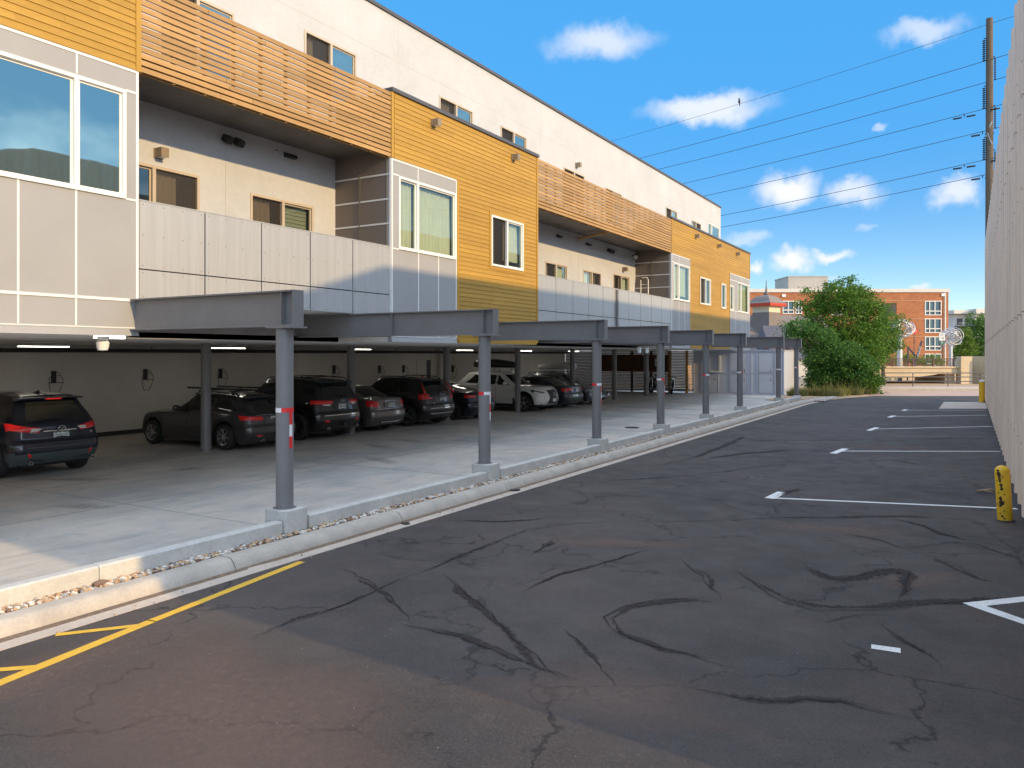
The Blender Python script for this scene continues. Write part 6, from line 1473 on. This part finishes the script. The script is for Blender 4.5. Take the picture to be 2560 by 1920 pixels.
# road signs
D = 69; t = rframe('speed_limit_sign', 2355, D, label='speed limit 10 sign with a green parking disc on a thin post', cat='road sign')
b = MB(); b.cyl((0, .03, 0), (0, .03, zp(858, D)), .035, n=8); b.build('post', M['cap'], t)
h = .0; zc = zp(842, D); b = MB(); b.box(-.24, .24, -.012, .012, zc-.33, zc+.33); bo = b.build('sign_board', M['white_plastic'], t, bevel=.02)
text_mesh('lettering', 'SPEED\nLIMIT', .13, M['cap'], bo, frame_M((0, -.015, zc+.16), (1, 0, 0), (0, 0, 1))); text_mesh('lettering', '10', .34, M['cap'], bo, frame_M((0, -.015, zc-.14), (1, 0, 0), (0, 0, 1)), ext=.004)
zc = zp(857.5, D); b = MB(); b.cyl((0, -.02, zc), (0, .01, zc), .19, n=28); bo = b.build('parking_disc', mat('sign_green', (.01, .12, .08), .5), t)
text_mesh('lettering', 'P', .28, M['white_plastic'], bo, frame_M((0, -.023, zc), (1, 0, 0), (0, 0, 1)))
zc = zp(866, D); b = MB(); b.box(-.12, .12, -.012, .012, zc-.07, zc+.07); b.build('arrow_plate', M['bluegrey'], t)
D = 78; t = rframe('red_sign', 2286, D, label='small red sign with white lettering right of the left ring sculpture', cat='sign')
zc = zp(829, D); b = MB(); b.prism([(-.42, zc-.02), (-.1, zc+.28), (.1, zc+.26), (.38, zc+.05), (.40, zc-.12), (.1, zc-.2), (-.2, zc-.26)], 'y', -.02, .02); bo = b.build('sign_board', mat('sign_red', (.6, .02, .02), .5), t)
text_mesh('lettering', 'STOP', .2, M['white_plastic'], bo, frame_M((.02, -.025, zc), (1, 0, 0), (0, 0, 1))); b = MB(); b.cyl((0, .05, 0), (0, .05, zc), .04, n=8); b.build('post', M['cap'], t)
D = 74; t = rframe('leaning_banner', 2295, D, label='leaning dark board with a vertical line of white letters behind the bridge railing', cat='sign')
b = MB(); p0, p1 = Vector((-.25, 0, zp(905, D))), Vector((.35, 0, zp(852, D))); b.bar(p0, p1, .26, .05); bo = b.build('board', M['cap'], t)
d = (p1-p0).normalized(); text_mesh('lettering', 'MARKET', .27, M['white_plastic'], bo, frame_M((p0+p1)/2 + Vector((0, -.14, 0)), d, Vector((-d.z, 0, d.x))), ext=.004)
b = MB(); b.bar((-.95, .1, 0), (-.9, .1, zp(868, D)), .1); b.bar((-.9, .1, zp(868, D)), (-.2, .1, zp(890, D)), .12); b.bar(p0, (p0.x, 0, 0), .1); b.build('brace', M['cap'], t)

# brick apartment house
D = 112.; t = rframe('brick_building', 2371, D, label='four storey orange brick apartment house with white framed windows beyond the bridge', cat='building')
bx = lambda px: rx(px, D, 2371); ztop = zp(722, D)
wins = []
for py0, py1 in ((754, 786.5), (798, 830.5), (843, 874.5), (886, 918)): wins.append((bx(2313.5), bx(2351.5), zp(py1, D), zp(py0, D)))
for px0, px1, py0, py1 in ((1958, 1983, 754, 783), (1990, 2003, 754, 783), (2080, 2115, 754, 786), (2130, 2160, 754, 786)): wins.append((bx(px0), bx(px1), zp(py1, D), zp(py0, D)))
recs = [(bx(2205), bx(2241.5), zp(789, D), zp(757.5, D)), (bx(2205), bx(2241.5), zp(836, D), zp(800, D)), (bx(2205), bx(2241.5), zp(880, D), zp(847, D)), (bx(1862), bx(1874.5), zp(784, D), zp(757.5, D))]
b = MB(); hl = [(a, c, z0, z1) for a, c, z0, z1 in wins + recs]
def wall_y(b, y, th, x0, x1, z0, z1, holes):
    q = MB(); wall_x(q, 0, th, x0, x1, z0, z1, holes); b.add([(yy, y-xx, zz) for xx, yy, zz in q.v], q.f)
wall_y(b, 0, .3, bx(1800), 0, -.2, ztop-.5, hl); b.box(-.3, .0, .301, 16, -.2, ztop-.5); b.build('brick_wall', M['brick'], t)
b = MB(); b.box(bx(1800)-.2, .15, -.15, 16, ztop-.499, ztop); b.build('parapet', M['palewall'], t)
b = MB()
for py in (752, 798.5-1, 841.5, 884): b.box(bx(1800), .04, -.05, -.001, zp(py, D)-.06, zp(py, D)+.06)
b.box(-.75, -.50, -.09, -.052, 0, ztop-.6); b.build('string_course', mat('pale_brick_band', (.46, .25, .14), .9, n1=(2, .1)), t)
b = MB(); b.box(-.6, -.42, -.16, -.1, 0, ztop-.55); b.build('downpipe', M['palewall'], t)
for (a, c, z0, z1) in wins:
    b = MB(); e = .10; b.box(a-e, a+.0, -.08, .1, z0-e, z1+e); b.box(c, c+e, -.08, .1, z0-e, z1+e); b.box(a, c, -.08, .1, z1, z1+e); b.box(a, c, -.08, .1, z0-e, z0); zm = z0+(z1-z0)*.27
    b.box(a, c, -.06, .1, zm-.06, zm+.06); w_ = c-a
    for f_ in (.27, .62) if w_ > 1.6 else (.5,): b.box(a+w_*f_-.05, a+w_*f_+.05, -.06, .1, z0, z1)
    fo = b.build('window', M['frame_w'], t)
    b = MB(); b.box(a, c, .12, .14, z0, z1); b.build('pane', mat('teal_glass', (.03, .10, .13), .08, n1=(.9, .6), spec=.7), fo)
for a, c, z0, z1 in recs:
    b = MB(); b.box(a, c, 1.8, 1.9, z0, z1); b.box(a-.1, a, .3, 1.8, z0, z1); b.box(c, c+.1, .3, 1.8, z0, z1); b.box(a, c, .3, 1.8, z0-.1, z0+.1); b.box(a, c, .3, 1.8, z1, z1+.1); r_ = b.build('loggia', M['palewall'], t)
    b = MB(); b.box(a+.9, c-.2, 1.76, 1.799, z0+.1, z1-.5); b.build('door', M['darkwall'], r_)
    b = MB(); b.box(a, c, -.02, .02, z0+1.05, z0+1.1); xx = a
    while xx < c: b.box(xx, xx+.03, -.015, .015, z0, z0+1.05); xx += .15
    b.build('balustrade', M['cap'], r_)
for px, py in ((1959, 739), (2357, 737)):
    b = MB(); b.box(bx(px)-.25, bx(px)+.25, -.15, -.001, zp(py, D)-.2, zp(py, D)+.2); b.build('vent_cover', M['white_plastic'], t)
b = MB(); b.box(bx(2008), bx(2112), 6, 12, ztop-.2, zp(692, D+6)); b.box(bx(2008)-.1, bx(2112)+.1, 5.9, 12.1, zp(692, D+6), zp(692, D+6)+.12); b.build('roof_plant_room', M['plant'], t)
b = MB(); b.cyl((bx(1882), 3, ztop-.2), (bx(1882), 3, zp(715, D)), .07, n=8); b.box(bx(1882)-.45, bx(1882)+.45, 2.8, 3.2, zp(715.5, D), zp(713, D)); b.build('roof_vent', M['cap'], t)
# modern block at the far right
D = 150.; t = rframe('modern_block', 2384, D, label='distant white and charcoal modern apartment block at the right of the brick house', cat='building')
bx = lambda px: rx(px, D, 2384)
b = MB(); b.box(bx(2384), bx(2421), 0, 12, -.2, zp(786, D)); b.box(bx(2384)-.6, bx(2424), -1.2, 12, zp(785, D), zp(776, D)); b.box(bx(2421), bx(2500), -2, 12, -.2, zp(786, D)); b.box(bx(2421)-.2, bx(2500), -2.8, 12, zp(785.5, D), zp(774, D)); b.build('wall', M['palewall'], t)
b = MB(); b.box(bx(2387), bx(2420), -.05, -.001, zp(852, D), zp(818, D)); b.box(bx(2387), bx(2420), -.06, -.001, zp(896, D), zp(856, D)); b.build('dark_cladding', M['darkwall'], t)
for a, c, p0, p1 in ((2390, 2406, 796, 812), (2411, 2419, 796, 814), (2391, 2407, 824, 840), (2391, 2407, 856, 872)):
    b = MB(); b.box(bx(a)-.1, bx(c)+.1, -.12, -.06, zp(p1, D)-.1, zp(p0, D)+.1); fo = b.build('window', M['frame_w'], t); b = MB(); b.box(bx(a)+.05, bx(c)-.05, -.15, -.121, zp(p1, D), zp(p0, D)); b.build('pane', M['darkwall'], fo)
for py in (815, 853):
    b = MB(); b.box(bx(2385), bx(2421), -1.5, -.07, zp(py+1.5, D), zp(py, D)); q_ = b.build('balcony', M['darkwall'], t); b = MB(); b.box(bx(2385), bx(2421), -1.5, -1.45, zp(py-7, D), zp(py-6.3, D)); b.build('balcony_rail', M['palewall'], q_)
# shingled building with a turret
D = 80.; t = rframe('shingled_building', 1921, D, label='grey shingled building with an onion-roofed turret and spire', cat='building')
bx = lambda px: rx(px, D, 1921); zr = zp(784, D)
b = MB(); b.prism([(-2.2, 2.6), (-2.0, 2.6), (3.2, zr), (8.4, 2.6), (8.6, 2.6), (8.6, -.2), (-2.2, -.2)], 'x', bx(1820), bx(2085)); b.build('gable_roof', M['shingle'], t)
b = MB(); z2 = zp(815, D); b.prism([(-4.2, 2.1), (-1.0, z2), (2.2, 2.1)], 'x', bx(1898), bx(1990)); b.add([(bx(1898), -4.2, 2.1), (bx(1898), -1.0, z2), (bx(1898), 2.2, 2.1), (bx(1868), -1.0, 2.1)], [(0, 1, 3), (1, 2, 3), (0, 3, 2)])
b.build('porch_roof', M['bluegrey'], t)
b = MB(); b.box(bx(1868), bx(1990), -3.9, 1.9, -.2, 2.09); b.build('porch_wall', M['palewall'], t)
Mt = Matrix.Rotation(rad(-9), 3, 'Z'); tc_ = Vector((bx(1926), 1.3, 0)); hw_ = 1.42
def sq(b, prof, mi=0):
    b.lathe(tc_, [(r*math.sqrt(2), z) for r, z in prof], 4, Mt, mi=mi, a0=rad(45))
Mt = Matrix.Rotation(rad(38), 3, 'Z')
b = MB(); sq(b, [(1.16, 3.4), (1.04, 4.6), (1.0, 5.5), (1.0, zp(780, D))]); b.build('turret_base', M['shingle'], t)
b = MB(); sq(b, [(.99, zp(781, D)), (.99, zp(764, D))]); b.build('turret_wall', M['creamtrim'], t)
b = MB(); sq(b, [(1.40, zp(765, D)), (1.46, zp(760, D)), (1.46, zp(757, D)), (1.40, zp(756.5, D))]); b.build('eave', M['redtrim'], t)
z0 = zp(757, D); hh = zp(735, D)-z0; b = MB(); sq(b, [(1.50, z0), (1.34, z0+hh*.10), (1.18, z0+hh*.26), (1.0, z0+hh*.52), (.80, z0+hh*.74), (.52, z0+hh*.90), (.28, z0+hh*.98), (.12, z0+hh*1.02), (.22, z0+hh*1.16), (.12, z0+hh*1.28), (.07, z0+hh*1.6), (.035, z0+hh*2.1), (.025, zp(700, D))])
b.lathe(tc_ + Vector((0, 0, zp(699, D))), [(0, -.06), (.06, 0), (0, .06)], 8, cap=False); b.build('onion_roof', M['shingle'], t)

# ------------------------------------------------------------------ trees and plants
def leaves(b, lobes, n, size, rnd, droop=.3, hollow=.55, pin=False):
    tot = sum(l[3]*l[4]*l[5] for l in lobes) ; ln = [max(1, int(n*l[3]*l[4]*l[5]/tot)) for l in lobes]
    for (cx, cy, cz, rx_, ry_, rz_), k in zip(lobes, ln):
        tufts = max(6, k//34)
        for q in range(tufts):
            while True:
                d = Vector((rnd.gauss(0, 1), rnd.gauss(0, 1), rnd.gauss(0, 1)))
                if d.length > .1: break
            d.normalize(); rr = lerp(hollow, 1.06, rnd.random()**.6); tc0 = Vector((cx+d.x*rx_*rr, cy+d.y*ry_*rr, cz+d.z*rz_*rr)); tr = size*rnd.uniform(2.0, 4.4)
            for i in range(34):
                o = Vector((rnd.gauss(0, .5), rnd.gauss(0, .5), rnd.gauss(0, .42)))*tr; p = tc0 + o
                if p.z < .05: continue
                dirn_ = (d*.6 + Vector((rnd.gauss(0, 1), rnd.gauss(0, 1), rnd.gauss(0, .6) - droop))).normalized(); s = size*rnd.uniform(.55, 1.25)
                sd_ = dirn_.cross(Vector((rnd.gauss(0, 1), rnd.gauss(0, 1), rnd.gauss(0, 1)))).normalized(); nrm_ = dirn_.cross(sd_)
                a = p; c = p + dirn_*s*1.7; m1_ = p + dirn_*s*.85 + sd_*s*.42 + nrm_*s*.12; m2_ = p + dirn_*s*.85 - sd_*s*.42 + nrm_*s*.12
                b.add([a, m1_, c, m2_], [(0, 1, 2, 3)])
def limbs(b, base, tips, r0, rnd):
    base = Vector(base)
    for tp_ in tips:
        tp_ = Vector(tp_); mid_ = base.lerp(tp_, .45) + Vector((rnd.uniform(-.2, .2), rnd.uniform(-.2, .2), rnd.uniform(.0, .3)))
        b.tube([base, base.lerp(mid_, .5) + Vector((0, 0, .1)), mid_, mid_.lerp(tp_, .6) + Vector((rnd.uniform(-.1, .1), 0, .1)), tp_], [r0, r0*.8, r0*.6, r0*.35, r0*.12], 7)
def tree(name, label, px, D, lobes, n, size, lm, seed, cat='tree', group=None, r0=.16, droop=.3, hollow=.45):
    """lobes given as (px, py, rx px, ry px, depth offset m, depth radius m) around the tree's own distance"""
    rnd = random.Random(seed); o = at(px, D); t = empty(name, o, YAW, label=label, cat=cat, group=group)
    L_ = [((x-px)/FPX*D, dz, zp(y, D), a/FPX*D, dr, c/FPX*D) for x, y, a, c, dz, dr in lobes]
    b = MB(); leaves(b, L_, n, size, rnd, droop, hollow); b.build('crown', M[lm], t, kind='open')
    b = MB(); zb = min(1.4, L_[0][2]*.4); b.tube([(0, 0, -.05), (.03, 0, zb*.5), (0, .05, zb)], [r0*1.3, r0, r0*.85], 10); limbs(b, (0, .05, zb-.1), [(l[0]*.8, l[1]*.6, l[2]+l[5]*.2) for l in L_], r0*.6, rnd); b.build('trunk', M['bark'], t, smooth='auto')
    return t
tree('broadleaf_tree', 'tall sunlit broadleaf tree with a bright yellow-green top in the middle of the background', 2110, 57,
     [(2110, 800, 85, 82, 0, 2.2), (2090, 742, 50, 34, -.2, 1.5), (2045, 765, 42, 34, .2, 1.3), (2150, 760, 52, 40, .4, 1.4), (2105, 716, 24, 16, 0, .7), (2140, 718, 18, 14, .2, .6), (2020, 735, 18, 12, .1, .5), (2190, 745, 24, 18, .6, .7), (2030, 795, 34, 34, 0, 1.1), (2075, 712, 12, 12, .2, .4), (2125, 702, 10, 12, .1, .4), (2168, 728, 14, 10, .3, .5), (2000, 760, 16, 10, .1, .5), (2212, 770, 14, 12, .5, .5), (2190, 810, 45, 55, .5, 1.4), (2140, 870, 70, 60, 0, 2)], 34000, .105, 'leaf_bright', 11)
tree('street_tree', 'smaller sunlit tree right behind the tall one, partly covering the left ring sculpture', 2208, 64,
     [(2205, 850, 38, 40, 0, 1.3), (2225, 810, 28, 26, 0, 1), (2185, 880, 30, 34, 0, 1.2), (2250, 850, 15, 30, .3, .7), (2262, 800, 9, 12, .3, .4)], 9000, .10, 'leaf_bright', 12)
tree('dark_shrub', 'big dark green shrubby tree with feathery leaves leaning over the low wall end', 2075, 50.5,
     [(2085, 900, 72, 46, 0, 1.7), (2045, 850, 42, 30, .2, 1.2), (2010, 822, 40, 20, .3, 1.0), (1975, 820, 18, 14, .3, .6), (2110, 935, 62, 42, -.6, 1.5), (2060, 940, 45, 44, -.2, 1.3), (1985, 845, 26, 14, .2, .7), (2150, 925, 38, 38, -.5, 1.1), (2165, 965, 28, 20, -.8, .8)], 32000, .10, 'leaf_dark', 13, droop=.5)
tree('low_bush', 'low sunlit bush at the foot of the dark shrub beside the cross street', 2150, 50, [(2145, 972, 30, 14, -.6, .8), (2170, 958, 18, 14, -.4, .5), (2115, 975, 26, 12, -.9, .7)], 4500, .08, 'leaf_mid', 14, cat='bush', r0=.04, droop=.1)
tree('distant_tree', 'dark green tree at the far right in front of the modern block', 2445, 96, [(2450, 850, 28, 50, 0, 2), (2440, 805, 20, 24, 0, 1.4), (2462, 880, 24, 34, 0, 2)], 9000, .16, 'leaf_dark', 15, group='trees beyond the bridge')
tree('distant_tree', 'small bright tree right of the right ring sculpture', 2415, 88, [(2412, 870, 20, 28, 0, 1.2), (2418, 838, 10, 16, 0, .7), (2400, 882, 16, 18, 0, 1)], 5000, .13, 'leaf_mid', 16, group='trees beyond the bridge')
tree('hedge_bush', 'row of low bushes behind the bridge railing', 2250, 82, [(2180, 895, 40, 16, 0, 1.5), (2250, 900, 40, 12, 0, 1.5), (2320, 902, 40, 12, 0, 1.5), (2120, 885, 50, 22, 0, 1.5)], 9000, .12, 'leaf_mid', 17, cat='bush')
tree('reddish_bush', 'dry reddish bush showing above the storage enclosure', 1960, 62, [(1935, 858, 30, 12, 0, 1), (1985, 862, 40, 14, 0, 1), (2030, 850, 30, 20, 0, 1)], 4200, .09, 'leaf_dry', 18, cat='bush', r0=.05)
# weeds and dry grass at the tree foot
def blades(name, label, spots, n, h0, h1, m, seed):
    rnd = random.Random(seed); b = MB()
    for i in range(n):
        cx, cy, r = rnd.choice(spots); a = rnd.uniform(0, 6.28); q = r*rnd.random()**.5; x, y = cx+q*math.cos(a), cy+q*math.sin(a); h = rnd.uniform(h0, h1); le = Vector((rnd.gauss(0, .35), rnd.gauss(0, .35), 1)).normalized()*h; wv = Vector((math.cos(a+1), math.sin(a+1), 0))*rnd.uniform(.006, .016)
        p = Vector((x, y, 0)); m_ = p + le*.55; e = p + le + Vector((rnd.gauss(0, .12), rnd.gauss(0, .12), -.05))*h
        b.add([p-wv, p+wv, m_+wv*.8, m_-wv*.8, e], [(0, 1, 2, 3), (3, 2, 4)])
    tag(b.build(name, m, kind='open'), label, 'grass', kind='stuff')
S_ = [tuple(at(px, dd)[:2]) + (r,) for px, dd, r in ((1995, 46.5, .6), (2030, 47, .8), (2055, 46.5, .7), (2080, 46.5, .8), (2100, 47, .6), (2130, 47.5, .6), (1990, 48.5, .8), (2045, 49, 1), (2150, 48.5, .6))]
blades('grass', 'tall dry grass and weeds at the foot of the shrubs by the wall end', S_, 5200, .12, .62, M['grass'], 21)
blades('weed_stem', 'feathery tall weed stems in the dry grass', S_[2:6], 150, .7, 1.25, M['grass'], 22)
tag(sheet('planting_bed', [(-9.6, 43.2), (-6.95, 43.2), (-6.2, 46.6), (-5.0, 50.6), (-5.6, 53.5), (-9.6, 53.5)], .02, M['dirt']))
fb = MB(); rnd = random.Random(4)
for i in range(900):
    pebble(fb, rnd.uniform(-7.6, -6.5), rnd.uniform(43.1, 46.0), .05, rnd.uniform(.02, .05))
tag(fb.build('gravel', [mat('reddish_gravel', (.30, .20, .17), .9), M['conc'], mat('dark_gravel', (.13, .10, .10), .9), M['kerb']]), 'reddish gravel patch at the end of the low wall', 'gravel', kind='stuff')
